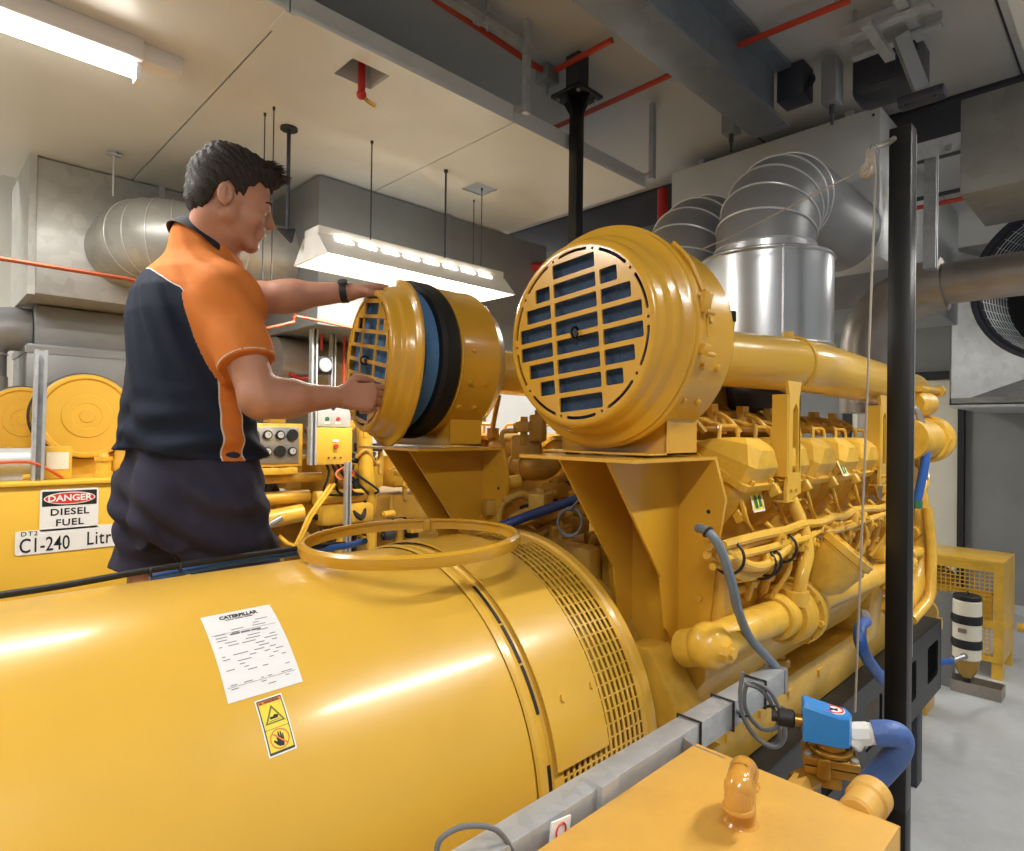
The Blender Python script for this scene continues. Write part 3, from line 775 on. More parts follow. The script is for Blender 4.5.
def air_cleaner(Y, Z, X, lab, side, with_cover=True, rot=.09):
    t = thing('air_cleaner', lab, 'air cleaner', (X+.15, Y, Z-.25), 'yellow drum air cleaners')
    c = V(X, Y, Z)
    if with_cover:
        cov, r, u = cleaner_cover(t, c, (1, 0, 0), rot)
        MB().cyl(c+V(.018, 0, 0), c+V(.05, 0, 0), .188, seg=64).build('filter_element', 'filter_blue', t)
        MB().lathe([(.078, .225), (.078, .246), (.082, .251), (.098, .251), (.102, .246), (.102, .225)], c, (1, 0, 0), 96).build('clamp_band', 'cleaner_yellow', t)
        # over-centre latch on the near side
        mb = MB()
        for dz, L in ((.05, .07), (-.045, .035)):
            a0 = math.asin(dz/.25); p = c+V(.09, -side*math.cos(a0)*.252, dz)
            mb.box(p+V(.012, -side*.004, 0), (.03, .012, L*.6), Matrix.Rotation(-side*-.2, 3, 'X'), .002); mb.cyl(p+V(.0, -side*.012, -L*.3), p+V(.03, -side*.012, -L*.3), .005, seg=10)
        mb.tube([c+V(.105, -side*.252, .03), c+V(.105, -side*.256, -.02)], .003, 6, 0)
        mb.tube([c+V(.095, -side*.18, .182), c+V(.10, -side*.215, .14), c+V(.105, -side*.243, .075)], .006, 6); mb.build('latch', 'cleaner_yellow', t)
    else:
        MB().lathe([(.03, .20), (.03, .238), (.045, .243), (.055, .240), (.075, .243), (.09, .243), (.10, .225), (.10, .2)], c, (1, 0, 0), 96).build('seal', 'black_rubber', t)
        MB().lathe([(-.010, 0), (-.012, .195), (-.008, .212), (.028, .222), (.03, 0)], c, (1, 0, 0), 64).build('filter_element', 'blue_hose' if False else 'filter_cloth', t)
    MB().lathe([(.100, .225), (.100, .238), (.105, .240), (.11, .236), (.245, .236), (.250, .238), (.255, .235), (.285, .222), (.312, .195), (.332, .15), (.342, .10), (.345, .085), (.40, .083), (.40, 0)], c, (1, 0, 0), 96).build('canister', 'cleaner_yellow', t, 30)
    for (x, a) in ((.14, -18), (.20, -18), (.145, 5), (.13, -38), (.19, -38)):
        a = math.radians(a); p = c+V(x, -math.cos(a)*.236, math.sin(a)*.236); n = V(0, -math.cos(a), math.sin(a))
        MB().cyl(p-n*.002, p+n*.008, .008, seg=12, bev=.002).build('rivet', 'cleaner_yellow', t)
    # saddle
    mb = MB(); zb = Z-.262
    mb.b2((X+.13, Y-side*.149, zb), (X+.255, Y-side*.143, Z-.13)); mb.b2((X+.13, Y+side*.149, zb), (X+.255, Y+side*.143, Z-.13))
    mb.b2((X+.06, Y-.149, zb), (X+.255, Y+.149, zb+.004))
    mb.prism([(X+.13, Y-.145, zb), (X+.13, Y+.145, zb), (X+.13, Y+.145, Z-.19), (X+.13, Y+.08, Z-.222), (X+.13, Y-.08, Z-.222), (X+.13, Y-.145, Z-.19)], (.006, 0, 0))
    mb.build('saddle', 'cleaner_yellow', t)
    return t
m = mat('filter_cloth', '4C79A8', .9, 0, .15, 40, .25, 160)
ac1 = air_cleaner(.875, 1.812, 1.045, 'yellow drum air cleaner with its slotted front cover clamped on', 1)
ac2 = air_cleaner(1.62, 1.812, 1.045, 'yellow drum air cleaner standing open with black seal and blue filter showing', 1, False)
# the cover taken off by the worker
cc = at(366, 361, D=1.80)
an = math.radians(13); axv = V(math.cos(an), -math.sin(an), -.04)
t = thing('air_cleaner_cover', 'round slotted yellow cover held in the worker\'s hands', 'cover', cc)
cleaner_cover(t, cc, axv, -.16)
axn = axv.normalized()
MB().cyl(cc+axn*.022, cc+axn*.03, .192, seg=64).build('filter_disc', 'filter_cloth', t)
COVER_C, COVER_AX = cc, axn
# support brackets
def bracket(mir, lab):
    f = (lambda p: V(p[0], p[1]+.70, p[2])) if mir else (lambda p: Vector(p))
    t = thing('support_bracket', lab, 'bracket', f((1.2, .80, 1.08)), 'welded plate brackets under the air cleaners')
    zt = 1.545; 
    MB().prism([f(p) for p in ((1.0, .69, zt), (1.0, 1.0, zt), (1.33, 1.0, zt), (1.33, .69, zt))], (0, 0, -.007)).build('top_plate', 'cleaner_yellow', t)
    MB().prism([f(p) for p in ((1.31, .685, zt-.007), (1.31, 1.0, zt-.007), (1.31, .97, 1.12), (1.31, .93, 1.07), (1.31, .74, 1.06), (1.31, .70, 1.12), (1.31, .675, 1.36), (1.31, .66, 1.45))], (.010, 0, 0)).build('back_plate', 'cleaner_yellow', t)
    for y in (.775, .905):
        MB().prism([f(p) for p in ((1.03, y, zt-.007), (1.31, y, zt-.007), (1.31, y, 1.14), (1.285, y, 1.12), (1.255, y, 1.15), (1.235, y, 1.27))], (0, .006, 0)).build('gusset', 'cleaner_yellow', t)
    for (y, z) in ((.72, 1.22), (.715, 1.14), (.75, 1.09)):
        MB().hexbolt(f((1.31, y, z)), (-1, 0, 0), .009, .007).build('bolt', 'cleaner_yellow', t)
    MB().cyl(f((1.3095, .70, 1.42)), f((1.311, .70, 1.42)), .005, seg=12).build('bolt_hole', 'black_matt', t)
bracket(False, 'welded yellow bracket under the closed air cleaner')
bracket(True, 'welded yellow bracket under the open air cleaner')
# ================================================================== diesel engine
EY = 1.245
mat('dark_blue_hose', '263E78', .5, 0, .1, 20, .1, 90)
eng = thing('diesel_engine', 'large yellow V engine with a row of faceted rocker covers', 'engine', (2.0, EY, .6))
def mY(y, far): return 2*EY-y if far else y
def part(mb, name, m='engine_yellow', parent=None, label=None, ang=35):
    o = mb.build(name, m, parent or eng, ang)
    if label: o['label'] = label
    return o
# crankcase
mb = MB()
poly = lambda x: [(x, .80, .90), (x, .72, 1.02), (x, .715, 1.14), (x, .755, 1.20), (x, .755, 1.36), (x, .93, 1.42), (x, 1.02, 1.26), (x, 2*EY-1.02, 1.26), (x, 2*EY-.93, 1.42), (x, 2*EY-.755, 1.36), (x, 2*EY-.755, 1.20), (x, 2*EY-.72, 1.02), (x, 2*EY-.80, .90)]
mb.prism(poly(1.34), (1.26, 0, 0), .006); part(mb, 'engine_block')
mb = MB(); mb.prism([(1.34, .90, .9), (1.34, .94, .79), (1.34, 1.45, .79), (1.34, 1.55, .9)], (1.2, 0, 0), .01)
part(mb, 'oil_pan')
# flywheel housing joining alternator and engine
mb = MB(); mb.lathe([(1.162, .20), (1.162, .405), (1.18, .415), (1.20, .40), (1.22, .36), (1.26, .345), (1.30, .345), (1.305, .2)], (0, AY+.03, AZC), (1, 0, 0), 96); fw = part(mb, 'flywheel_housing', 'dim_dusty_yellow')
for k in range(9):
    a = math.radians(5+k*17); p = V(1.20, AY+.03-math.cos(a)*.385, AZC+math.sin(a)*.385); MB().hexbolt(p, (0, -math.cos(a), math.sin(a)), .009, .008).build('bolt', 'dim_dusty_yellow', fw)
mb = MB(); mb.prism([(1.23, .72, .852), (1.23, .72, .98), (1.23, .80, 1.10), (1.23, .86, 1.10), (1.23, .86, .852)], (.10, 0, 0), .008); mb.b2((1.18, .70, .852), (1.38, .87, .872), .004); part(mb, 'engine_mount')
# rocker covers and heads, both banks
c30, s30 = math.cos(math.radians(30)), math.sin(math.radians(30))
def bank_pt(x, w, h, far):  # w measured from the outer lower gasket corner inward, h along the bank normal
    y = .668+w*c30-h*s30; z = 1.468+w*s30+h*c30
    return V(x, mY(y, far), z)
XC0, PIT = 1.415, .205
NC = 6
for far in (False, True):
    for i in range(NC):
        xa = XC0+i*PIT; xb = xa+.165
        W_ = .20
        ring = lambda ins_x, ins_w0, ins_w1, h: [bank_pt(xa+ins_x, ins_w0, h, far), bank_pt(xb-ins_x, ins_w0, h, far), bank_pt(xb-ins_x, W_-ins_w1, h, far), bank_pt(xa+ins_x, W_-ins_w1, h, far)]
        # octagonal faceted cover
        def octo(ix, iw, ch, h, zc=9):
            P = [(xa+ix+ch, iw), (xb-ix-ch, iw), (xb-ix, iw+ch), (xb-ix, W_-iw-ch), (xb-ix-ch, W_-iw), (xa+ix+ch, W_-iw), (xa+ix, W_-iw-ch), (xa+ix, iw+ch)]
            P = [bank_pt(x, w, h, far) for x, w in P]
            for q in P: q.z = min(q.z, zc)
            return P
        mb = MB(); mb.hull([octo(.004, .004, .012, .008), octo(.006, .004, .016, .052, 1.574), octo(.022, .026, .028, .090, 1.586), octo(.050, .062, .02, .100, 1.589)])
        cv = part(mb, 'rocker_cover', 'engine_yellow', None, None, 18)
        mb = MB(); mb.hull([octo(-.004, -.006, .012, -.008), octo(-.004, -.006, .012, .009)]); mb.build('gasket_flange', 'engine_yellow', cv)
        for (x, w) in ((xa+.03, .0), (xb-.03, .0), (xa-.002, .1), (xb+.002, .1)):
            p = bank_pt(x, w, .009, far); n = V(0, (s30 if far else -s30), c30); MB().hexbolt(p, n, .0065, .012).build('bolt', 'engine_yellow', cv)
        mb = MB(); mb.hull([octo(.010, .008, .02, -.008), octo(.006, .0, .02, -.06), octo(.010, .012, .02, -.145)]); hd = part(mb, 'cylinder_head')
        if not far:
            # brackets, clamps and short lines on the head face
            q = bank_pt((xa+xb)/2-.03, -.002, -.075, far)
            mb = MB(); mb.box(q, (.035, .02, .045), Matrix.Rotation(math.radians(-30), 3, 'X'), .003)
            mb.tube([q+V(-.02, -.01, .05), q+V(-.015, -.02, .01), q+V(.0, -.022, -.02), q+V(.03, -.02, -.045), q+V(.055, -.015, -.085)], .006, 8)
            mb.hexbolt(q+V(0, -.008, .012), (0, -.87, .5), .007, .008); mb.hexbolt(q+V(0, -.014, -.01), (0, -.87, .5), .007, .008); mb.build('line_clamp', 'engine_yellow', hd)
            q = bank_pt(xb-.012, -.004, .0, far); MB().box(q+V(.01, 0, -.01), (.022, .026, .03), Matrix.Rotation(math.radians(-30), 3, 'X'), .003).build('corner_lug', 'engine_yellow', hd)
            # paired air and fuel lines at top
        if not far or i < 3:
            t0 = bank_pt(xa+.03, .12, .05, far); t1 = bank_pt(xb-.03, .12, .05, far); t0.z = t1.z = 1.583; sg = -1 if far else 1
            mb = MB(); mb.tube([t0, t0+V(.012, sg*.004, .03), t0+V(.028, sg*.02, .038), t0+V(.05, sg*.10, .035)], .0055, 8)
            part(mb, 'injector_line')
            mb = MB(); mb.tube([t1, t1+V(0, sg*.004, .028), t1+V(-.012, sg*.01, .034), t1+V(-.05, sg*.03, .036), t1+V(-.085, sg*.075, .052), t1+V(-.10, sg*.12, .05)], .0055, 8)
            part(mb, 'injector_line')
# yellow/green stickers on two heads
def sticker(p, n, up, w, h, lab):
    n = Vector(n).normalized(); up = (Vector(up)-n*Vector(up).dot(n)).normalized(); r = up.cross(n); B = basis(r, up, n, Vector(p))
    mb = MB(); mb.mesh(curve_mesh([rrect(0, 0, w, h, .002)], .0005), B); o = mb.build('sticker', 'white_sign', eng); o['label'] = lab
    mb = MB(); mb.mesh(curve_mesh([rrect(0, 0, w*.84, h*.84, .001)], .0003), B @ Matrix.Translation((0, 0, .0006))); mb.build('sticker_field', 'label_yellow', o)
    mb = MB()
    mb.mesh(curve_mesh([[(-w*.3, -h*.35), (-w*.02, -h*.35), (-w*.05, h*.1), (-w*.2, h*.3), (-w*.3, h*.05)]], .0003), B @ Matrix.Translation((0, 0, .0011)))
    mb.mesh(curve_mesh([[(w*.05, -h*.3), (w*.3, -h*.3), (w*.28, h*.25), (w*.1, h*.15)]], .0003), B @ Matrix.Translation((0, 0, .0011)))
    mb.build('sticker_print', 'green_plastic', o)
sticker(bank_pt(XC0+.11, -.001, -.04, False)+V(0, -.003, .0), (0, -.97, .25), (0, 0, 1), .065, .058, 'small yellow and green sticker on the first head')
sticker(bank_pt(XC0+3*PIT+.02, .005, .03, False)+V(0, -.003, 0), (0, -.9, .4), (0, 0, 1), .05, .05, 'small yellow and green sticker on a middle cover')
# valley manifold clutter
mb = MB(); mb.tube([(1.36, .86, 1.63), (2.65, .86, 1.63)], .013, 12, 0); part(mb, 'fuel_rail')
mb = MB(); mb.tube([(1.36, .90, 1.65), (2.65, .90, 1.648)], .017, 12, 0); part(mb, 'return_rail')
mb = MB(); mb.tube([(1.40, .83, 1.612), (2.65, .83, 1.612)], .010, 10, 0); part(mb, 'air_rail', 'dim_dusty_yellow')
for i in range(7):
    x = 1.43+i*.19; mb = MB(); mb.cyl((x, .86, 1.61), (x, .86, 1.675), .016, seg=14); mb.cyl((x, .86, 1.655), (x, .86, 1.68), .020, seg=6); mb.box((x+.03, .85, 1.62), (.03, .03, .05), None, .003); part(mb, 'rail_fitting')
    mb = MB(); mb.tube([(x, .86, 1.66), (x-.03, .80, 1.64), (x-.02, .765, 1.60)], .007, 8); part(mb, 'rail_hose')
mb = MB(); mb.tube([(1.42, 1.02, 1.63), (2.6, 1.02, 1.63)], .055, 20, 0); part(mb, 'exhaust_manifold', 'dim_dusty_yellow')
mb = MB(); mb.tube([(2.2, 1.45, 1.63), (2.6, 1.45, 1.63)], .055, 20, 0); part(mb, 'exhaust_manifold', 'dim_dusty_yellow')
for i in range(5):
    x = 1.5+i*.22; mb = MB(); mb.cyl((x-.015, 1.02, 1.63), (x+.015, 1.02, 1.63), .07, seg=20); mb.cyl((x, 1.0, 1.55), (x, 1.02, 1.63), .035, seg=14); part(mb, 'manifold_flange', 'dim_dusty_yellow')
    if x > 2.15: mb = MB(); mb.cyl((x-.015, 1.45, 1.63), (x+.015, 1.45, 1.63), .07, seg=20); mb.cyl((x, 1.47, 1.55), (x, 1.45, 1.63), .035, seg=14); part(mb, 'manifold_flange', 'dim_dusty_yellow')
mb = MB(); mb.tube([(1.55, .93, 1.66), (1.72, .93, 1.76), (1.95, .95, 1.80)], .022, 12); mb.tube([(1.66, .90, 1.66), (1.66, .90, 1.78), (1.72, .93, 1.86)], .012, 10); part(mb, 'crossover_pipe', 'dim_dusty_yellow')
mb = MB(); mb.cyl((1.85, 1.10, 1.70), (2.15, 1.10, 1.70), .10, seg=24, bev=.02); mb.tube([(1.85, 1.1, 1.72), (1.7, 1.1, 1.78), (1.6, 1.05, 1.74)], .045, 16); part(mb, 'turbocharger', 'dim_dusty_yellow')
mb = MB(); mb.ball((1.82, .98, 1.79), (.07, .05, .035)); part(mb, 'lagging_wrap', 'white_paint')
for dx in (-.03, .025):
    mb = MB(); mb.torus((1.82+dx, .98, 1.79), (1, 0, .2), .043, .006, 20, 6); part(mb, 'red_band', 'red_paint')
# air intake pipe from the closed cleaner over the covers
ip = [(1.43, .872, 1.805), (1.55, .845, 1.805), (1.70, .79, 1.803), (1.86, .735, 1.802), (2.05, .715, 1.80), (2.4, .715, 1.795), (3.05, .715, 1.785)]
def intake(dy, z, lab=None):
    P = [V(a, b if dy is None else 2*1.2475-b, c) for a, b, c in ip]
    mb = MB(); mb.tube(P, .077, 40, 6); pp = part(mb, 'intake_pipe', 'yellow_paint')
    mb = MB(); d = (P[4]-P[2]); mb.torus(P[3], d, .078, .006, 48, 8); mb.build('pipe_joint', 'yellow_paint', pp)
    mb = MB(); mb.cyl(P[3]+V(-.03, 0, .07), P[3]+V(-.03, 0, .093), .017, seg=16, bev=.003); mb.build('plug', 'yellow_paint', pp)
    return pp
intake(None, 0)
P2 = [(1.43, 1.62, 1.805), (1.7, 1.63, 1.803), (2.0, 1.66, 1.80), (3.05, 1.66, 1.785)]
mb = MB(); mb.tube(P2, .077, 32, 6); part(mb, 'intake_pipe', 'yellow_paint')
# pipe supports with long slots
def support(x):
    y = .645; B = basis((1, 0, 0), (0, 0, 1), (0, -1, 0), (x, y, 0))
    out = [(-.045, 1.735), (.045, 1.735), (.035, 1.70), (.040, 1.52), (.046, 1.485), (.046, 1.445), (-.046, 1.425), (-.046, 1.46), (-.038, 1.49), (-.034, 1.70)]
    slot = [(-.014, 1.50), (.024, 1.50), (.024, 1.66), (.008, 1.68), (-.010, 1.66)]
    mb = MB(); mb.mesh(curve_mesh([out, slot], .004), B)
    mb.b2((x-.046, y-.004, 1.49), (x-.040, y+.035, 1.70)); mb.b2((x+.030, y-.004, 1.50), (x+.036, y+.02, 1.70)); mb.b2((x-.05, y-.006, 1.425), (x+.046, y+.03, 1.43))
    sp = part(mb, 'pipe_support', 'yellow_paint')
    for dx in (-.018, .014): MB().hexbolt((x+dx, y-.004, 1.458), (0, -1, 0), .006, .005).build('bolt', 'yellow_paint', sp)
support(1.645); support(2.42)
mb = MB(); mb.tube([(1.66, .655, 1.43), (1.665, .63, 1.37), (1.655, .61, 1.30), (1.62, .61, 1.24), (1.615, .62, 1.17)], .0165, 14); mb.cyl((1.615, .62, 1.17), (1.615, .62, 1.205), .030, seg=16); part(mb, 'dipstick_tube', 'yellow_paint')
# side of block: stacked lines, brackets, fittings
random.seed(11)
for k, (y, z, r) in enumerate(((.62, 1.365, .011), (.632, 1.343, .008), (.615, 1.335, .009), (.645, 1.32, .008), (.66, 1.30, .012), (.68, 1.275, .010), (.675, 1.25, .007), (.69, 1.225, .012))):
    pts = []; n = 12
    for j in range(n+1):
        x = 1.22+j*(2.5-1.22)/n if k < 4 else 1.38+j*(2.5-1.38)/n
        pts.append(V(x, y+random.uniform(-.006, .006), z+random.uniform(-.005, .005)))
    mb = MB(); mb.tube(pts, r, 8, 4); part(mb, 'fuel_line', 'engine_yellow')
for j in range(16):
    x = 1.42+j*.07; z = 1.33+random.uniform(-.03, .03)
    mb = MB(); mb.box((x, .622, z), (.020, .03, .036), Matrix.Rotation(random.uniform(-.5, .5), 3, 'Y'), .003); mb.hexbolt((x, .606, z), (0, -1, 0), .0065, .008)
    part(mb, 'line_bracket')
for j in range(12):
    x = 1.46+j*.095; mb = MB(); mb.cyl((x, .68, 1.20), (x, .655, 1.285), .011, seg=10); mb.cyl((x, .67, 1.235), (x, .665, 1.25), .017, seg=6); mb.cyl((x, .655, 1.28), (x, .64, 1.325), .007, seg=8); part(mb, 'fitting')
for j in range(5):
    x = 1.52+j*.2; mb = MB(); mb.tube([(x, .66, 1.38), (x+.02, .63, 1.34), (x+.05, .62, 1.27), (x+.03, .66, 1.19)], .006, 8); part(mb, 'drain_line')
# machined side covers of the block
for j in range(5):
    x0_ = 1.40+j*.215; mb = MB(); mb.b2((x0_, .695, 1.10), (x0_+.19, .745, 1.215), .012); o = part(mb, 'side_cover')
    for (dx, dz) in ((.02, .02), (.17, .02), (.02, .095), (.17, .095)): MB().hexbolt((x0_+dx, .695, 1.10+dz), (0, -1, 0), .008, .008).build('bolt', 'engine_yellow', o)
# boxed bracket beside the near support plate
mb = MB(); mb.prism([(1.32, .665, 1.09), (1.40, .665, 1.11), (1.40, .665, 1.18), (1.375, .665, 1.20), (1.375, .665, 1.26), (1.40, .665, 1.285), (1.32, .665, 1.30)], (0, .045, 0), .004); o = part(mb, 'corner_bracket', 'yellow_paint')
mb = MB(); mb.b2((1.40, .685, 1.215), (1.50, .70, 1.255), .003); part(mb, 'name_plate', 'steel_dark')
# wiring harness by the bracket with black ties
mb = MB()
for dz, dy in ((0, 0), (.018, .006), (-.018, .004), (.006, -.018)):
    mb = MB(); mb.tube([(1.22, .65+dy, 1.36+dz), (1.30, .635+dy, 1.315+dz), (1.38, .625+dy, 1.295+dz), (1.5, .63+dy, 1.31+dz*.8), (1.62, .64+dy, 1.335+dz*.5)], .011, 10); part(mb, 'harness_tube')
for x, z in ((1.27, 1.333), (1.43, 1.297), (1.46, 1.30), (1.55, 1.32)):
    mb = MB(); mb.torus((x, .632, z), (1, 0, -.1), .036, .0035, 24, 6); part(mb, 'cable_tie', 'cable_black')
# water strainer / filter bowl leaning out of the block
d = V(.28, -.55, .72).normalized(); b0 = V(1.735, .60, 1.225)
mb = MB(); mb.lathe([(-.03, 0), (-.03, .04), (0, .06), (.07, .066), (.072, .062), (.078, .062), (.08, .068), (.098, .068), (.10, .064), (.10, .05), (.106, .048), (.106, 0)], b0, d, 36); fb = part(mb, 'filter_bowl')
x_, y_, z_ = frame_from(d)
for k in range(8):
    a = k*PI/4; MB().hexbolt(b0+d*.10+(x_*math.cos(a)+y_*math.sin(a))*.057, d, .006, .006).build('bolt', 'engine_yellow', fb)
# coolant pipes along the sill with bolted flange and end elbow
mb = MB(); mb.pipe([(1.25, .72, 1.12), (1.235, .655, 1.145), (1.35, .65, 1.15), (1.56, .652, 1.142)], .041, 24, .03); mb.ball((1.235, .655, 1.145), (.05, .05, .05)); cp = part(mb, 'coolant_elbow')
mb = MB(); mb.cyl((1.225, .60, 1.145), (1.225, .625, 1.145), .022, seg=8); mb.cyl((1.225, .592, 1.145), (1.225, .60, 1.145), .012, seg=6); mb.build('drain_plug', 'engine_yellow', cp)
mb = MB(); mb.cyl((1.55, .652, 1.142), (1.60, .652, 1.14), .055, seg=28, bev=.006); mb.cyl((1.60, .652, 1.14), (1.66, .652, 1.137), .075, seg=32, bev=.01); mb.cyl((1.665, .652, 1.137), (1.685, .652, 1.137), .086, seg=32, bev=.004); vh = part(mb, 'valve_housing')
for k in range(8):
    a = k*PI/4+.2; MB().hexbolt((1.662, .652+math.cos(a)*.077, 1.137+math.sin(a)*.077), (-1, 0, 0), .009, .010).build('bolt', 'engine_yellow', vh)
mb = MB(); mb.pipe([(1.685, .652, 1.137), (2.6, .66, 1.11)], .036, 24); part(mb, 'coolant_pipe')
mb = MB(); mb.cyl((1.79, .654, 1.133), (1.83, .655, 1.132), .046, seg=24, bev=.004); part(mb, 'pipe_clamp')
mb = MB(); mb.pipe([(1.60, .73, 1.165), (2.6, .735, 1.16)], .036, 24); part(mb, 'coolant_pipe')
# front end of the engine (gear case, pulleys, pipes, second turbo)
mb = MB(); mb.prism([(2.60, .74, .80), (2.60, .70, 1.25), (2.60, .85, 1.50), (2.60, 1.64, 1.50), (2.60, 1.79, 1.25), (2.60, 1.75, .80)], (.16, 0, 0), .02); part(mb, 'gear_case')
mb = MB(); mb.cyl((2.76, .83, 1.05), (2.84, .83, 1.05), .10, seg=28, bev=.01); mb.cyl((2.84, .83, 1.05), (2.88, .83, 1.05), .05, seg=18); part(mb, 'water_pump')
mb = MB(); mb.pipe([(2.60, .62, 1.585), (2.84, .60, 1.585)], .075, 28); mb.cyl((2.82, .60, 1.585), (2.86, .60, 1.585), .09, seg=32, bev=.012); mb.ball((2.86, .60, 1.585), (.045, .082, .082)); mb.cyl((2.78, .60, 1.585), (2.80, .60, 1.585), .085, seg=8); part(mb, 'turbo_housing')
mb = MB(); mb.cyl((2.72, .62, 1.72), (2.82, .60, 1.72), .045, seg=20, bev=.01); mb.cyl((2.82, .6, 1.72), (2.84, .6, 1.72), .03, seg=12); mb.cyl((2.70, .60, 1.775), (2.92, .585, 1.775), .012, seg=10); mb.cyl((2.92, .585, 1.775), (2.94, .584, 1.775), .024, seg=6); part(mb, 'thermostat_housing')
mb = MB(); mb.pipe([(2.62, .72, 1.50), (2.84, .66, 1.45), (2.90, .63, 1.2), (2.86, .63, 1.05), (2.7, .66, .95)], .045, 22, .08); part(mb, 'front_coolant_pipe')
mb = MB(); mb.pipe([(2.84, .60, 1.32), (2.84, .585, 1.15), (2.80, .58, .98), (2.62, .60, .93)], .018, 12, .05); part(mb, 'drain_pipe')
random.seed(5)
for k in range(22):
    x = random.uniform(2.45, 2.85); z = random.uniform(.98, 1.42); y = .64+random.uniform(-.02, .02)
    mb = MB()
    if k % 3 == 0: mb.tube([(x, y, z), (x+.04, y-.02, z+.05), (x+.09, y, z+.10), (x+.10, y+.03, z+.16)], .010, 8)
    elif k % 3 == 1: mb.cyl((x, y, z), (x+.05, y-.02, z+.01), .024, seg=14, bev=.003); mb.cyl((x+.05, y-.02, z+.01), (x+.07, y-.025, z+.01), .014, seg=6)
    else: mb.box((x, y, z), (.07, .04, .05), Matrix.Rotation(random.uniform(-.6, .6), 3, 'Y'), .006)
    part(mb, ('front_hose', 'sensor_housing', 'mounting_lug')[k % 3])
hA, hB, hC, hD, hE = at(898, 404, D=2.30), at(914, 408, D=2.27), at(924, 428, D=2.26), at(925, 462, D=2.26), at(917, 500, D=2.28)
mb = MB(); mb.tube([hA, hB, (hB+hC)/2+V(0, 0, .006), hC], .011, 10); part(mb, 'braided_fitting', 'steel')
mb = MB(); mb.tube([hC, (hC+hD)/2, hD, hE], .0155, 14); part(mb, 'blue_coolant_hose', 'blue_hose')
mb = MB(); mb.cyl(hE, hE+V(0, 0, -.03), .018, seg=8); part(mb, 'hose_end', 'green_plastic')
# top of the far bank seen between the two cleaners
BP = [at(478, 460, D=2.18), at(492, 464, D=2.16), at(512, 467, D=2.14), at(535, 470, D=2.10), at(549, 466, D=2.06), at(556, 452, D=2.06)]
mb = MB(); mb.tube(BP, .036, 20); part(mb, 'bypass_pipe', 'dim_dusty_yellow')
for k in (1, 2, 3):
    q = BP[k] if k < 3 else (BP[2]+BP[3])/2; mb = MB(); mb.torus(q, BP[k+1]-BP[k-1], .038, .005, 24, 6); part(mb, 'hose_clamp', 'dim_dusty_yellow')
q = at(527, 449, D=2.18); mb = MB(); mb.box(q, (.13, .10, .10), Matrix.Rotation(.7, 3, 'Z'), .012); part(mb, 'oil_cooler', 'dim_dusty_yellow')
q = at(503, 450, D=2.24); mb = MB(); mb.ball(q, (.075, .075, .065)); part(mb, 'end_dome', 'dim_dusty_yellow')
q = at(524, 427, D=2.12); mb = MB(); mb.box(q, (.05, .05, .035), Matrix.Rotation(.5, 3, 'Z'), .005); mb.cyl(q+V(0, 0, -.06), q+V(0, 0, .035), .013, seg=6); mb.cyl(q+V(-.03, .02, .0), q+V(.04, -.03, .01), .012, seg=8); part(mb, 'solenoid', 'dim_dusty_yellow')
mb = MB(); mb.tube([at(518, 431, D=2.12), at(506, 431, D=2.12), at(502, 434, D=2.12), at(503, 444, D=2.12), at(507, 457, D=2.14)], .0085, 8, 4); part(mb, 'breather_tube', 'dim_dusty_yellow')
q = at(538, 428, D=2.10); mb = MB(); mb.box(q, (.05, .05, .09), Matrix.Rotation(.4, 3, 'Z'), .008); mb.hexbolt(q+V(0, 0, .045), (0, 0, 1), .012, .015); part(mb, 'pressure_switch', 'dim_dusty_yellow')
mb = MB(); mb.tube([at(499, 395, D=2.2), at(494, 420, D=2.2), at(491, 438, D=2.2), at(484, 456, D=2.22)], .009, 8); mb.box(at(493, 433, D=2.2), (.03, .03, .035)); part(mb, 'hanging_cable', 'dim_dusty_yellow')
random.seed(33)
for k in range(34):
    u = random.uniform(492, 590); v = random.uniform(482, 545); q = at(u, v, D=random.uniform(1.72, 2.0)); mb = MB(); kk = k % 4
    if kk == 0: mb.tube([q, q+V(.05, -.02, .02), q+V(.10, -.03, .0), q+V(.16, -.05, .02)], random.uniform(.008, .018), 10)
    elif kk == 1: mb.box(q, (.07, .05, .05), Matrix.Rotation(random.uniform(-1, 1), 3, 'Z'), .008); mb.hexbolt(q+V(0, 0, .025), (0, 0, 1), .012, .01)
    elif kk == 2: mb.cyl(q, q+V(.05, -.03, .01), .022, seg=14, bev=.003)
    else: mb.tube([q+V(0, 0, -.04), q+V(.01, 0, .01), q+V(.03, -.02, .03)], .010, 8)
    part(mb, ('valley_pipe', 'valley_block', 'valley_boss', 'valley_elbow')[kk], random.choice(['dim_dusty_yellow', 'dim_dusty_yellow', 'engine_yellow']))
for (u, v) in ((520, 508), (541, 500), (560, 528)):
    q = at(u, v, D=1.9); mb = MB(); mb.tube([q, q+V(.04, -.02, .01), q+V(.08, .01, -.01)], .006, 8); part(mb, 'black_wire', 'cable_black')
random.seed(21)
for k in range(12):
    x = random.uniform(1.38, 1.8); y = random.uniform(1.05, 1.40); z = 1.40+random.uniform(-.05, .05)
    mb = MB()
    if k % 2: mb.tube([(x, y, z), (x+.08, y-.03, z+.03), (x+.2, y, z+.01)], .014, 10)
    else: mb.box((x, y, z), (.08, .05, .05), Matrix.Rotation(random.uniform(-1, 1), 3, 'Z'), .01); mb.hexbolt((x, y, z+.025), (0, 0, 1), .01, .01)
    part(mb, ('valley_casting', 'valley_line')[k % 2], 'dim_dusty_yellow')
mb = MB(); mb.box((1.29, 1.25, 1.24), (.06, .5, .12), None, .02); part(mb, 'rear_casting', 'dim_dusty_yellow')
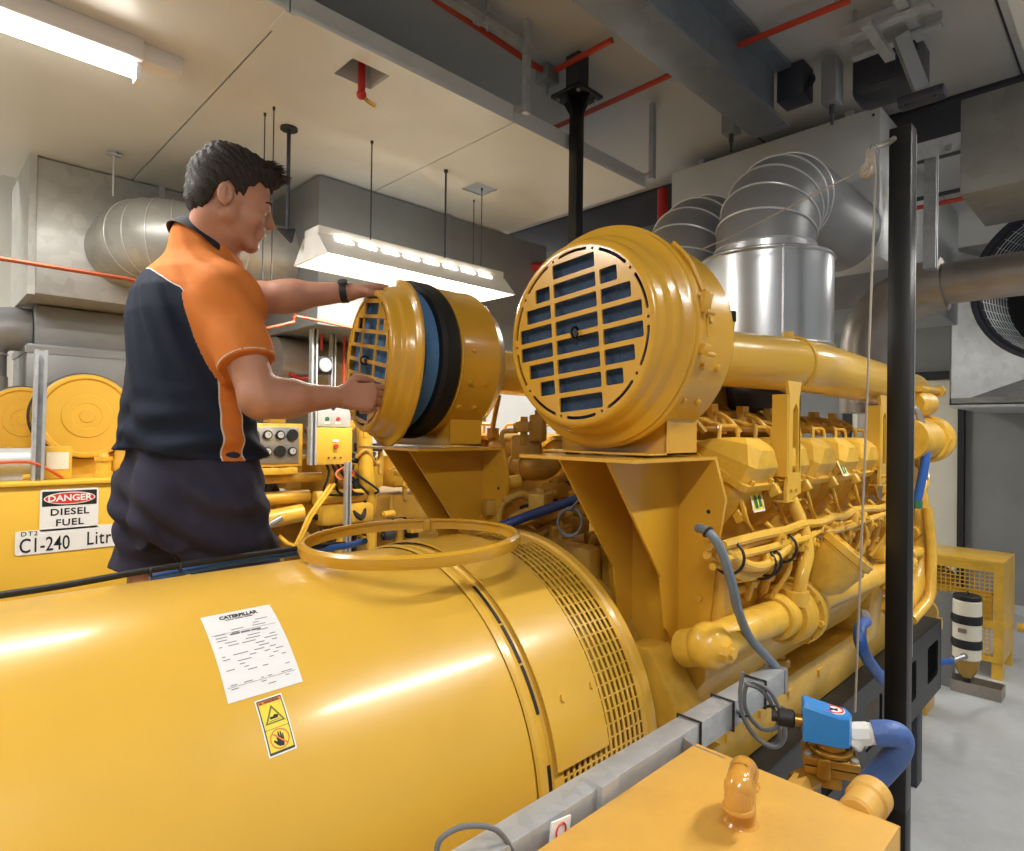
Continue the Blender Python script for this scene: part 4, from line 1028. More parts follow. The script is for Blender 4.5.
mb = MB(); mb.tube([at(500, 527, D=1.68), at(520, 519, D=1.68), at(545, 510, D=1.66), at(578, 499, D=1.64)], .013, 14); part(mb, 'blue_breather_hose', 'dark_blue_hose')
# coil of grey cable hanging on the hose
mb = MB()
q = at(570, 522, X=1.22)
for k in range(3): 
    mb = MB(); mb.torus(q+V(.0, 0, 0), V(-1, -.6+.3*k, .25), .032+.003*k, .003, 30, 6); part(mb, 'cable_coil', 'cable_grey')
mb = MB(); mb.tube([q+V(0, 0, .032), q+V(.02, -.03, .07), q+V(.05, -.06, .09)], .003, 6); part(mb, 'cable_tail', 'cable_grey')

# skid rails
t = thing('skid_frame', 'yellow steel base rails under the engine and alternator', 'base frame', (1.5, EY, .1))
for y0_, y1_ in ((.775, .89), (1.46, 1.575)):
    MB().b2((1.17, y0_, .70), (3.3, y1_, .85), .004).build('side_rail', 'engine_yellow', t)
for x in (1.2, 1.9, 2.9):
    MB().b2((x, .89, .70), (x+.12, 1.46, .78), .004).build('cross_member', 'engine_yellow', t)
for i, x in enumerate((1.55, 1.75, 1.95, 2.2)):
    MB().b2((x, .768, .79), (x+.03, .776, .81)).build('weld_tab', 'engine_yellow', t)
mb = MB(); mb.torus((1.83, .82, .875), (1, .3, 0), .022, .007, 20, 8); mb.build('lifting_eye', 'engine_yellow', t)
mb = MB(); mb.cyl((2.02, .83, .85), (2.02, .83, .88), .035, seg=20, bev=.006); mb.cyl((2.02, .83, .88), (2.02, .83, .90), .02, seg=6); mb.build('anti_vibration_mount', 'engine_yellow', t)
MB().b2((1.34, .90, .782), (2.88, 1.45, .788)).build('drip_tray', 'black_matt', t)
# black support plinth under the rails
t = thing('plinth', 'black steel box plinth with openings under the engine rails', 'plinth', (2.0, .9, 0))
mb = MB(); mb.b2((1.22, .712, .685), (3.66, 1.60, .698), .003); mb.build('deck', 'black_paint', t)
mb = MB()
B = basis((1, 0, 0), (0, 0, 1), (0, -1, 0), (0, .718, 0))
ol = [[(1.22, .36), (3.66, .36), (3.66, .685), (1.22, .685)]]+[rrect(x, .53, .20, .17, .02) for x in (1.6, 2.1, 2.6, 3.1, 3.5)]
mb.mesh(curve_mesh(ol, .005), B); mb.build('side_plate', 'black_paint', t)
B = basis((0, -1, 0), (0, 0, 1), (-1, 0, 0), (3.655, 0, 0))
mb = MB(); mb.mesh(curve_mesh([[(-1.60, .36), (-.712, .36), (-.712, .685), (-1.60, .685)], rrect(-.86, .53, .14, .2, .02)], .005), B); mb.build('end_plate', 'black_paint', t)
for x in (1.4, 2.4, 3.3):
    MB().b2((x, .73, .0), (x+.09, .83, .685), .003).build('foot', 'steel_dark', t)
    MB().b2((x, 1.50, 0), (x+.09, 1.59, .685), .003).build('foot', 'steel_dark', t)
# ================================================================== exhaust stacks and plenum
def stack(cx, cy, r, ztop, lab, r2=None):
    t = thing('exhaust_duct', lab, 'exhaust duct', (cx, cy, 1.75), 'lagged exhaust bends into the silver plenum')
    MB().lathe([(0, 0), (0, r-.02), (.004, r), (ztop-1.87, r), (ztop-1.865, r-.006), (ztop-1.86, r*.8), (ztop-1.86, 0)], (cx, cy, 1.87), (0, 0, 1), 64).build('lagging_drum', 'lagging_silver', t)
    for z in (1.885, ztop-.008): MB().torus((cx, cy, z), (0, 0, 1), r+.001, .004, 64, 6).build('band', 'lagging_silver', t)
    MB().b2((cx-r*.785-.002, cy-r*.63-.002, 1.875), (cx-r*.785+.004, cy-r*.63+.004, ztop)).build('lock_seam', 'seam_silver', t)
    MB().cyl((cx, cy, 1.68), (cx, cy, 1.872), r*.55, seg=32).build('exhaust_pipe', 'steel_dark', t)
    rr = r2 or r*.78; R = 2.775-cx
    zb = ztop+.01
    pts = [V(cx, cy, ztop-.02), V(cx, cy, zb+.03)]
    n = 6; Rb = .235
    for k in range(1, n+1):
        a = PI/2*k/n; pts.append(V(cx+Rb*(1-math.cos(a)), cy, zb+.03+Rb*.95*math.sin(a)))
    pts.append(V(2.798, cy, pts[-1].z))
    MB().tube(pts, rr, 40, 0).build('bend', 'elbow_grey', t)
    for k in range(2, 2+n-1): MB().torus(pts[k], pts[k+1]-pts[k-1], rr+.002, .0035, 56, 6).build('seam', 'seam_silver', t)
    MB().torus(pts[1], (0, 0, 1), rr+.002, .004, 48, 6).build('seam', 'seam_silver', t)
    MB().cyl(pts[0], pts[1]+V(0, 0, 0), rr+.004, seg=48).build('collar', 'lagging_silver', t)
stack(2.075, .915, .213, 2.178, 'silver lagged exhaust stack nearest the black post', .158)
stack(2.20, 1.295, .18, 2.15, 'silver lagged exhaust bend behind the closed air cleaner', .172)
t = thing('plenum_box', 'large silver plenum box the exhaust bends run into', 'plenum', (2.95, 1.2, 2.3))
MB().b2((2.80, .765, 2.32), (3.05, 1.72, 2.93), .003).build('box_body', 'plenum_grey', t)
for z in (2.9, 2.35): MB().hexbolt((2.80, .79, z), (-1, 0, 0), .006, .004).build('rivet', 'steel_dark', t)
# hidden hangers from ceiling
MB().b2((2.9, .9, 2.93), (2.93, .93, ZC)).build('hanger', 'galvanised', t); MB().b2((2.9, 1.6, 2.93), (2.93, 1.63, ZC)).build('hanger', 'galvanised', t)
# red pipe drop behind
t = thing('sprinkler_pipe', 'red sprinkler pipe behind the black hoist post', 'pipe', (2.7, 2.2, 2.6))
MB().pipe([(2.5, 2.45, 2.52), (3.0, 1.9, 2.52), (3.0, 1.9, 2.95)], .028, 16).build('pipe_run', 'red_paint', t)
MB().cyl((2.62, 2.30, 2.46), (2.68, 2.24, 2.46), .085, seg=20, bev=.01).cyl((2.65, 2.27, 2.36), (2.65, 2.27, 2.46), .05, seg=16).build('alarm_valve', 'red_paint', t)
# dark indicator on the intake, behind the cleaner
q = at(731, 322, D=1.78)
t = thing('service_indicator', 'small black cap with yellow stripe beside the silver stack', 'indicator', q)
MB().cyl(q, q+V(0, 0, .03), .014, seg=16, bev=.002).build('cap', 'black_rubber', t); MB().cyl(q+V(0, 0, -.016), q, .010, seg=14).build('stripe', 'label_yellow', t); MB().cyl(q+V(0, 0, -.07), q+V(0, 0, -.016), .009, seg=14).build('stem', 'green_plastic', t)

# ================================================================== black post with pulley and cable
t = thing('steel_post', 'tall glossy black square post standing in front of the engine', 'post', (1.94, .46, 0))
MB().b2((1.90, .445, 0.6), (1.953, .498, 2.43), .0025).build('post_shaft', 'black_paint', t)
MB().b2((1.90, .445, 0.0), (1.953, .498, .6), .0025).build('post_foot', 'black_paint', t)
MB().b2((1.84, .40-.02, 0), (2.02, .52, .012), .002).build('base_plate', 'black_paint', t)
MB().b2((1.954, .446, 1.0), (1.962, .452, 2.42), .001).build('edge_highlight', 'steel', t)  # pale strip stands in for the highlight along the post edge
pu = at(868, 170, Y=.50)
t = thing('pulley', 'small rusty pulley block shackled near the top of the black post', 'pulley', pu)
mb = MB(); mb.cyl(pu+V(-.008, .004, 0), pu+V(.008, -.004, 0), .020, seg=20, bev=.003); mb.cyl(pu+V(-.014, .006, 0), pu+V(.014, -.006, 0), .006, seg=10); mb.build('sheave', 'rope_steel', t)
mb = MB(); mb.hull([[pu+V(-.012, .008, -.016), pu+V(-.009, .008, -.016), pu+V(-.009, .0, .05), pu+V(-.012, .0, .05)], [pu+V(-.012, -.020, -.006), pu+V(-.009, -.020, -.006), pu+V(-.009, -.018, .05), pu+V(-.012, -.018, .05)]]); mb.build('cheek_plate', 'rope_steel', t)
top = V(1.90, .485, 2.40)
mb = MB(); mb.tube([pu+V(0, -.005, .02), pu+V(0, -.01, .05), top+V(-.03, .01, -.02), top], .008, 8); mb.build('lashing', 'rope_steel', t)
mb = MB(); mb.torus(pu+V(0, -.012, .045), (0, 1, .2), .016, .004, 20, 6); mb.build('shackle', 'steel', t)
t = thing('hoist_cable', 'thin steel cable from the pulley down past the engine and across the exhaust bends', 'cable', pu)
d0 = at(855, 712, Y=.49)
MB().tube([pu+V(.0, -.018, 0), (d0.x, d0.y, d0.z)], .0028, 6, 0).build('vertical_run', 'rope_steel', t)
# the sloping run goes back to the far end of the cleaner
MB().tube([pu+V(0, .018, .004), at(735, 235, D=1.8), at(700, 250, D=1.86)], .0022, 6, 0).build('sloping_run', 'rope_steel', t)

# ================================================================== upper right
t = duct_box((2.56, -.55, 2.42), (3.02, .455, 2.745), 'brushed silver rectangular duct at the upper right edge', 'brushed_duct', (), 1, 'air_duct')
strut('strut_channel', (2.99, .63, 2.28), (3.0, .63, 2.80), .04, 'galvanised', 'vertical galvanised strut between the black post and the upper right duct')
t = thing('strut_fitting', 'perforated galvanised angle plates at the top of the vertical strut', 'bracket', (2.96, .6, 2.75))
MB().b2((2.94, .47, 2.78), (2.975, .70, 2.79)).b2((2.94, .47, 2.72), (2.944, .70, 2.78)).build('angle_plate', 'galvanised', t)
for y in (.50, .56): MB().cyl((2.93, y, 2.74), (2.945, y, 2.74), .013, seg=14).build('bolt', 'steel', t)
for z in (2.64, 2.68):
    o = MB().tube([(3.3, .3, z), (3.3, 1.3, z)], .010, 8, 0).build('conduit_pipe', 'red_conduit' if z < 2.66 else 'steel_dark'); tag(o, 'red conduit glimpsed behind the vertical galvanised strut' if z < 2.66 else 'dark conduit just above the red one behind the vertical strut', 'conduit')
# big horizontal pipe and its bend
t = thing('brown_flue_pipe', 'thick dull brownish metal pipe running behind the black post to the right edge', 'pipe', (3.2, .5, 2.2))
MB().tube([(3.20, -1.2, 2.255), (3.20, .62, 2.255)], .088, 32, 0).build('straight_run', 'brown_pipe', t)
pts = [V(3.20, .62, 2.255)]+[V(3.20, .62+.30*math.sin(PI/2*k/6), 2.255-.24*(1-math.cos(PI/2*k/6))) for k in range(1, 7)]+[V(3.2, .92, 1.7)]
MB().tube(pts, .115, 32, 0).build('bend', 'brown_pipe', t)
t = thing('fan_inlet', 'large round dark fan opening lined with wire mesh at the right edge', 'fan', (4.2, .1, 1.9))
cf = V(4.3, .30, 2.42); ax = V(-1, .25, 0); FS = .86
mb = MB(); mb.lathe([(0, .40), (0, .43), (.02, .435), (.04, .43), (.04, .415), (-.35, .415), (-.35, .40)], cf, ax, 72, closed=True); mb.build('rim', 'steel_dark', t)
mb = MB(); mb.lathe([(-.36, 0), (-.36, .41)], cf, ax, 48); mb.build('back_disc', 'black_matt', t)
mb = MB(); x_, y_, z_ = frame_from(ax)
for k in range(48):
    a = 2*PI*k/48; e = x_*math.cos(a)+y_*math.sin(a); mb.tube([cf+z_*.0+e*.392, cf-z_*.34+e*.392], .0022, 4, 0)
for k in range(9): mb.torus(cf-z_*(.03+.036*k), z_, .392, .0022, 60, 4)
mb.build('wire_mesh', 'galvanised', t)
# metal hood / transition behind
t = thing('duct_hood', 'pleated sheet metal hood above the grey wall at the right', 'hood', (6.4, .3, 1.83))
x0_, y0_, y1_ = 5.6, -1.6, 1.05
mb = MB()
zb = 1.83
mb.b2((x0_, y0_, zb-.02), (XW-.005, y1_, zb+.01)); mb.build('bottom_frame', 'galvanised', t)
mb = MB(); A = V(x0_, y1_, zb); Bq = V(x0_, y0_, zb); Cq = V(x0_, y0_, ZC); Dq = V(x0_, y1_, ZC); ap = V(x0_+.5, .25, 2.45)
mb.prism([A, Bq, Bq+V(.01, 0, 0), A+V(.01, 0, 0)], (0, 0, .05))
cx_ = [V(x0_+.55, .1+.5*math.cos(a), 2.45+.45*math.sin(a)) for a in [2*PI*k/24 for k in range(24)]]
def sqp(k):
    a = 2*PI*k/24; c, s_ = math.cos(a), math.sin(a); m_ = max(abs(c), abs(s_)); yy = (y0_+y1_)/2+(y1_-y0_)/2*c/m_; zz = (zb+ZC)/2+(ZC-zb)/2*s_/m_
    return V(x0_, yy, zz)
mb.hull([[sqp(k) for k in range(24)], cx_], False, False); mb.build('transition_cone', 'brushed_duct', t, 10)
MB().b2((x0_, y1_-.01, zb), (XW-.01, y1_, ZC-.005)).build('side_sheet', 'brushed_duct', t)
MB().b2((x0_+.6, y0_, zb+.02), (x0_+.62, y1_-.02, ZC-.005)).build('back_sheet', 'steel_dark', t)
# grey vertical duct behind engine (seen right of the post)
t = MB().cyl((3.85, 1.05, 0), (3.85, 1.05, 2.28), .10, seg=32).build('flue_riser', 'brown_pipe'); tag(t, 'dull metal vertical flue behind the engine front', 'flue')
t = duct_box((3.75, .85, 2.3), (4.75, 2.4, 2.995), 'dark duct section behind the black post under the ceiling', 'grey_duct', (), 0)

# ================================================================== lower right: guard, motor, filter stand
t = thing('fan_guard', 'yellow wire mesh guard on feet beside the grey wall', 'guard', (5.3, .85, 0))
gx, ya, yb, z0_, z1_ = 5.15, .665, 1.45, .11, .775
xe = 5.62
mb = MB(); mb.b2((gx, ya, z1_-.03), (xe, yb, z1_), .003); mb.b2((gx+.001, ya-.003, .30), (xe-.001, ya+.003, z1_-.001)); mb.b2((gx-.002, ya+.001, z0_), (gx+.03, ya+.05, z1_-.002)); mb.b2((gx, ya, .325), (gx+.03, yb, .375)); mb.b2((gx, ya, z0_), (gx+.03, yb, z0_+.035)); mb.b2((xe-.03, ya, z0_), (xe, ya+.05, z1_)); mb.b2((gx, yb-.05, z0_), (gx+.03, yb, z1_)); mb.b2((gx, ya, z1_-.075), (gx+.02, yb, z1_-.03))
mb.b2((gx+.02, ya-.002, z0_), (xe-.002, ya+.004, .302)); mb.b2((gx+.03, ya+.06, .32), (gx+.05, yb-.06, .56)) ; mb.build('frame', 'engine_yellow', t)
mb = MB()
yy = ya+.07
while yy < yb-.05: mb.b2((gx+.010, yy, .14), (gx+.014, yy+.006, z1_-.07)); yy += .027
zz = .16
while zz < z1_-.08: mb.b2((gx+.008, ya+.05, zz), (gx+.012, yb-.05, zz+.006)); zz += .027
mb.build('wire_mesh', 'engine_yellow', t)
for (x, y) in ((gx, ya), (xe-.08, ya), (gx, yb-.07), (xe-.08, yb-.07)):
    MB().prism([(x, y, 0), (x+.08, y, 0), (x+.06, y, .11), (x+.01, y, .11)], (0, .06, 0)).build('foot', 'engine_yellow', t)
mb = MB(); mb.prism([(gx+.1, .9, .4), (gx+.1, 1.25, .68), (gx+.1, 1.3, .66), (gx+.1, .95, .38)], (.02, 0, 0)); mb.cyl((gx+.12, 1.1, .5), (gx+.3, 1.1, .5), .16, seg=24); mb.build('belt_drive', 'dim_dusty_yellow', t)
mb = MB(); mb.cyl((xe, ya-.02, .26), (xe, ya-.09, .26), .03, seg=16); mb.box((xe, ya-.10, .26), (.05, .02, .07), None, .004); mb.build('clamp_lug', 'engine_yellow', t)
# small motor in front of guard
q = at(922, 612, D=3.55)
t = thing('electric_motor', 'small round yellow motor housing beside the grey filter stand', 'motor', q)
MB().cyl(q+V(.25, .12, 0), q, .085, seg=28, bev=.01).build('motor_body', 'engine_yellow', t)
MB().cyl(q, q+V(-.015, -.01, 0), .07, seg=28).build('end_grille', 'dim_dusty_yellow', t)
mb = MB(); 
for k in range(10): 
    a = k*PI/5; mb.box(q+V(.13+.02*0, .06+math.cos(a)*.085, math.sin(a)*.085), (.2, .006, .006), Matrix.Rotation(math.atan2(.12, .25), 3, 'Z'))
mb.build('cooling_fin', 'engine_yellow', t)
MB().b2((q.x, q.y-.05, q.z-.14), (q.x+.26, q.y+.16, q.z-.075), .004).b2((q.x+.02, q.y-.02, 0), (q.x+.22, q.y+.12, q.z-.14), .004).build('pedestal', 'engine_yellow', t)
# filter stand
b0 = at(940, 690, Z=0)
sx, sy = 4.78, .90
t = thing('filter_stand', 'grey painted steel stand with a channel foot on the floor', 'stand', (sx, sy, 0))
MB().prism([(sx, sy+.16, 0), (sx, sy-.02, 0), (sx, sy-.02, .60), (sx, sy+.05, .60), (sx, sy+.09, .45)], (.012, 0, 0)).b2((sx, sy-.03, 0), (sx+.09, sy-.018, .60)).build('upright', 'grey_duct', t)
MB().b2((sx-.05, sy-.28, 0), (sx+.10, sy-.03, .012)).b2((sx-.05, sy-.28, 0), (sx-.04, sy-.03, .07)).b2((sx+.09, sy-.28, 0), (sx+.10, sy-.03, .07)).b2((sx-.05, sy-.285, 0), (sx+.10, sy-.28, .07)).build('foot_channel', 'brown_pipe', t)
t = thing('fuel_filter', 'white cylindrical fuel filter with two black straps and a clear bowl', 'filter', (sx+.02, sy-.13, .3))
fx, fy = sx-.02, sy-.108; fz = -.18
MB().cyl((fx, fy, .215), (fx, fy, .58), .075, seg=36, bev=.008).build('filter_body', 'cream_enamel', t)
MB().cyl((fx, fy, .578), (fx, fy, .61), .073, seg=36, bev=.006).tube([(fx-.02, fy, .61), (fx, fy, .625), (fx+.02, fy, .61)], .006, 8).build('lid', 'black_rubber', t)
for z in (.285, .435):
    o = MB().cyl((fx, fy, z), (fx, fy, z+.055), .0785, seg=36, bev=.003).build('strap', 'black_rubber', t)
    MB().b2((fx-.02, fy+.08, z+.01), (fx+.03, sy-.031, z+.045), .003).build('strap_bolt', 'steel_dark', o)
MB().lathe([(0, .02), (0, .03), (.03, .050), (.05, .060), (.115, .066), (.115, 0)], (fx, fy, .10), (0, 0, 1), 28).build('clear_bowl', 'fuel_glass', t)
MB().cyl((fx, fy, .065), (fx, fy, .105), .020, seg=14, bev=.004).build('drain_valve', 'black_rubber', t)
MB().box((fx-.082, fy+.01, .40), (.006, .045, .025)).build('badge', 'brown_pipe', t)
a = V(fx-.086, fy+.0, .245)
MB().cyl(a, a+V(.03, 0, 0), .02, seg=14).cyl(a+V(0, 0, 0), a+V(-.09, .05, -.02), .014, seg=10).cyl(a+V(-.07, .04, -.016), a+V(-.09, .05, -.02), .02, seg=6).build('fitting', 'steel', t)
hh = thing('blue_fuel_hose', 'blue hose with steel ends reaching from the plinth to the white filter', 'hose', a+V(-.3, .15, -.1))
MB().tube([a+V(-.085, .048, -.02), a+V(-.25, .10, .0), a+V(-.5, .15, .06), a+V(-.98, .17, .22)], .019, 12).build('hose', 'blue_hose', hh)
# blue hose on engine side dropping into plinth
q0 = at(866, 622, Y=.62); q1 = at(880, 668, Y=.56)
t = thing('blue_drain_hose', 'bright blue hose arching behind the black post to the plinth', 'hose', q1)
MB().tube([q0, at(861, 626, Y=.58), at(860, 640, Y=.56), at(868, 660, Y=.56), at(884, 680, Y=.56), at(900, 690, Y=.56)], .0165, 14).build('hose', 'blue_hose', t)
MB().cyl(q0, q0+V(.05, .02, .01), .018, seg=6).build('hose_fitting', 'steel', t)

# ================================================================== foreground: tank, rail, valve
TX1, TY0, TY1, TZ = 1.009, .243, .560, 1.05
t = thing('fuel_tank', 'low yellow tank with a worn flat top at the bottom right', 'tank', (.4, .4, 0))
MB().b2((-.6, TY0, .25), (TX1, TY1, TZ), .004).build('tank_shell', 'tank_yellow', t)
for x in (-.5, .85): MB().b2((x, TY0+.02, 0), (x+.08, TY1-.02, .25), .003).build('leg', 'tank_yellow', t)
MB().prism([(TX1-.001, TY0+.0, TZ-.06), (TX1-.001, TY1-.0, TZ-.06), (TX1-.001, TY1, TZ-.001), (TX1-.001, TY0, TZ-.001)], (.003, 0, 0)).build('edge_lip', 'tank_yellow', t)
# vent: two back-to-back elbows on a stub
vb = at(741, 822, Z=TZ)
def vent(dx, dy, s_, name='vent_elbow'):
    c = V(vb.x, vb.y, TZ)
    pts = [c+V(dx*.2*.05, dy*.2*.05, .052)]
v = thing('tank_vent', 'bulbous orange return bend vent pipe standing on the tank top', 'vent pipe', (vb.x, vb.y, TZ))
c = V(vb.x, vb.y, TZ)
MB().lathe([(0, .021), (.003, .0195), (.05, .0185), (.055, .0205), (.066, .0215), (.07, .0195)], c, (0, 0, 1), 28).build('stub_pipe', 'cleaner_yellow' if False else 'tank_yellow_gloss', v) if False else None
mat('vent_orange', 'CE943C', .22, 0, .08, 10, coat=.6)
MB().lathe([(0, .024), (.004, .0205), (.055, .0185), (.058, .0)], c, (0, 0, 1), 28).build('stub_pipe', 'vent_orange', v)
g = (Vector(F0)*.80+Vector(R0)*.42).normalized()
for sg, nm in ((1, 'rear_elbow'), (-1, 'front_elbow')):
    b0 = c+V(0, 0, .064); L = .030
    pts = [b0, b0+g*sg*L*.5]+[b0+g*sg*(L*.5+L*.55*math.sin(a))+V(0, 0, -L*.7*(1-math.cos(a))) for a in [PI/2*k/5 for k in range(1, 6)]]
    e_ = pts[-1]+V(0, 0, -.006)
    MB().tube(pts+[e_], .0185, 22, 2).ball(b0, .0188).ball(pts[3], (.0205, .0205, .0205)).torus(e_, (0, 0, 1), .0175, .0042, 26, 8).build(nm, 'vent_orange', v)
# galvanised cable rail
rz = 1.062
t = thing('cable_rail', 'galvanised box section rail running diagonally past the alternator', 'cable rail', (.7, .64, 1.0))
mb = MB(); mb.b2((-.4, .578, rz-.052), (1.44, .622, rz), .002); rl = mb.build('rail_bar', 'galvanised', t)
MB().b2((1.438, .575, rz-.055), (1.455, .625, rz+.002), .003).build('end_cap', 'steel', t)
q = at(606, 775, Y=.578)
MB().b2((q.x-.022, .568, rz-.06), (q.x+.022, .61, rz+.007), .003).build('splice_cleat', 'galvanised', t)
q = at(690, 735, Y=.575)
MB().prism([(q.x-.02, .577, rz-.004), (q.x-.02, .556, TZ+.0005), (q.x-.02, .500, TZ+.0005), (q.x-.02, .577, rz-.055)], (.004, 0, 0)).build('bracket_plate', 'brown_pipe', t)
MB().b2((q.x-.02, .570, .80), (q.x+.02, .574, 1.01)).build('bracket_leg', 'galvanised', t)
for u in (700, 733, 765):
    q = at(u, 708-(u-700)*.62, Y=.578)
    mb = MB(); mb.tube([(q.x, .576, rz-.055), (q.x, .576, rz+.003), (q.x, .624, rz+.003), (q.x, .624, rz-.055)], .0028, 6, 0, True); mb.build('cable_tie', 'cable_black', t)
q = at(560, 830, Y=.570)
o = MB().box(q, (.04, .003, .03), Matrix.Rotation(.15, 3, 'Y')).build('prohibition_tag', 'white_sign', t); o['label'] = 'small white tag with a red ring'
MB().torus(q+V(0, -.002, 0), (0, 1, 0), .010, .0015, 20, 5).build('tag_ring', 'sign_red', o)
# grey conduit from the engine into the rail end
t = thing('grey_conduit', 'ribbed grey conduit curving from the engine down to the rail end', 'conduit', at(735, 600, D=1.35))
pts = [at(698, 528, D=1.30), at(708, 532, D=1.27), at(720, 548, D=1.26), at(731, 580, D=1.27), at(738, 610, D=1.30), at(750, 638, D=1.36), at(768, 658, D=1.42), at(777, 668, D=1.43)]
MB().tube(pts, .0095, 12, 8).build('hose', 'conduit_grey', t)
MB().torus(pts[1]+V(0, 0, 0), pts[2]-pts[0], .011, .003, 18, 6).build('cable_tie', 'cable_black', t)
# loops of thin grey cable tied to the rail and going to the valve
t = thing('cable_loop', 'loops of thin grey cable hanging from the rail towards the blue valve', 'cable', at(765, 725, D=1.3))
def px(pl, D): return [at(u, v, D=D+(k*.002)) for k, (u, v) in enumerate(pl)]
MB().tube(px([(743, 672), (740, 695), (744, 718), (757, 738), (772, 747), (782, 743), (785, 730), (778, 706), (768, 690), (752, 682), (745, 690), (746, 710), (760, 728), (775, 728), (781, 712), (783, 706)], 1.22), .0042, 8).build('loop', 'cable_grey', t)
MB().tube(px([(745, 684), (758, 688), (768, 698), (776, 715), (780, 732), (776, 744), (764, 743), (752, 733), (742, 716), (734, 709), (726, 706)], 1.235), .0042, 8).build('loop', 'cable_grey', t)
for (u, v_) in ((771, 706), (744, 716)):
    q = at(u, v_, D=1.23); MB().torus(q, V(.3, .5, 1), .008, .003, 16, 6).build('cable_tie', 'cable_black', t)
t = MB().tube([at(436, 860, D=.78), at(440, 840, D=.78), at(462, 827, D=.79), at(492, 828, D=.80), at(508, 843, D=.81), at(516, 862, D=.82)], .0036, 10).build('grey_cable', 'cable_grey'); tag(t, 'grey cable arching over the rail at the bottom edge', 'cable')
# solenoid valve
S = at(826, 722, D=1.09)
ex = V(CR.x, CR.y, 0).normalized(); 
t = thing('solenoid_valve', 'brass solenoid valve with a bright blue coil housing', 'valve', S+V(0, 0, -.08))
a1 = V(.42, -.91, 0).normalized(); a2 = V(.91, .42, 0).normalized()  # a1 to the right in view, a2 away
def loc(x, y, z): return S+a1*x+a2*y+V(0, 0, z)
Rz = Matrix.Rotation(math.atan2(a1.y, a1.x), 3, 'Z')
poly = [(-.038, -.022), (.018, -.026), (.034, -.020), (.040, 0), (.034, .020), (.018, .026), (-.038, .022)]
mb = MB(); mb.hull([[loc(x, y, -.030) for x, y in poly], [loc(x, y, .018+(-.000 if x > 0 else .010)) for x, y in poly], [loc(x*.93, y*.88, .022+(-.0 if x > 0 else .012)) for x, y in poly]]); cv = mb.build('coil_housing', 'blue_plastic', t, 30)
n = loc(.012, 0, .0231); MB().cyl(n+V(0, 0, -.001), n+V(0, 0, .001), .0175, seg=28).build('round_label', 'white_sign', cv)
MB().torus(n+V(0, 0, .001), (0, 0, 1), .0145, .0016, 28, 6).build('label_ring', 'sign_red', cv)
MB().box(n+V(0, 0, .0013), (.016, .003, .0008), Rz @ Matrix.Rotation(.6, 3, 'Z')).box(n+V(0, 0, .0013), (.013, .004, .0008), Rz @ Matrix.Rotation(-.6, 3, 'Z')).build('label_symbol', 'ink_black', cv)
mb = MB(); mb.cyl(loc(-.036, 0, -.004), loc(-.052, 0, -.004), .011, seg=16); cg = mb.build('gland_body', 'brass', t)
mb = MB(); mb.cyl(loc(-.050, 0, -.004), loc(-.078, 0, -.004), .0155, seg=20, bev=.003); mb.cyl(loc(-.078, 0, -.004), loc(-.088, 0, -.004), .0095, seg=14); mb.build('cable_gland', 'black_rubber', t)
mb = MB(); mb.cyl(loc(.008, 0, -.030), loc(.008, 0, -.042), .024, seg=28, bev=.002); mb.cyl(loc(.008, 0, -.042), loc(.008, 0, -.050), .034, seg=28, bev=.002); mb.box(loc(.006, 0, -.058), (.088, .066, .014), Rz, .003); mb.box(loc(.006, 0, -.074), (.084, .062, .014), Rz, .003); mb.build('bonnet', 'brass', t)
for (x, y) in ((-.03, -.024), (.042, -.024), (-.03, .024), (.042, .024)): 
    MB().cyl(loc(x, y, -.052), loc(x, y, -.046), .0065, seg=16, bev=.001).build('screw', 'steel', t)
MB().box(loc(-.006, -.035, -.066), (.022, .008, .034), Rz, .003).build('body_lug', 'brass', t)
mb = MB(); mb.box(loc(.0, 0, -.093), (.05, .04, .03), Rz, .006); mb.cyl(loc(-.02, -.01, -.095), loc(-.05, -.03, -.105), .020, seg=6); mb.build('valve_body', 'brass', t)
# yellow pipe into the tank and capped stub
t = thing('tank_pipe', 'short yellow pipe with hexagonal coupling entering below the solenoid valve', 'pipe', loc(-.05, -.03, -.12))
mb = MB(); a = loc(-.04, -.025, -.103); b = V(TX1-.0, a.y+.0, a.z-.025); mb.cyl(a, a+(b-a)*.35, .021, seg=6); mb.cyl(a+(b-a)*.3, V(TX1+.001, b.y, b.z), .0185, seg=24); mb.build('pipe_run', 'tank_yellow', t)
q = at(862, 808, X=TX1+.03)
t = thing('pipe_stub', 'short capped yellow pipe stub behind the far edge of the tank', 'pipe', q)
MB().cyl((TX1+.001, q.y, q.z), (TX1+.075, q.y, q.z), .026, seg=32, bev=.004).build('stub', 'tank_yellow', t)
MB().cyl((TX1+.045, q.y, q.z), (TX1+.083, q.y, q.z), .030, seg=32, bev=.005).build('cap', 'tank_yellow', t)
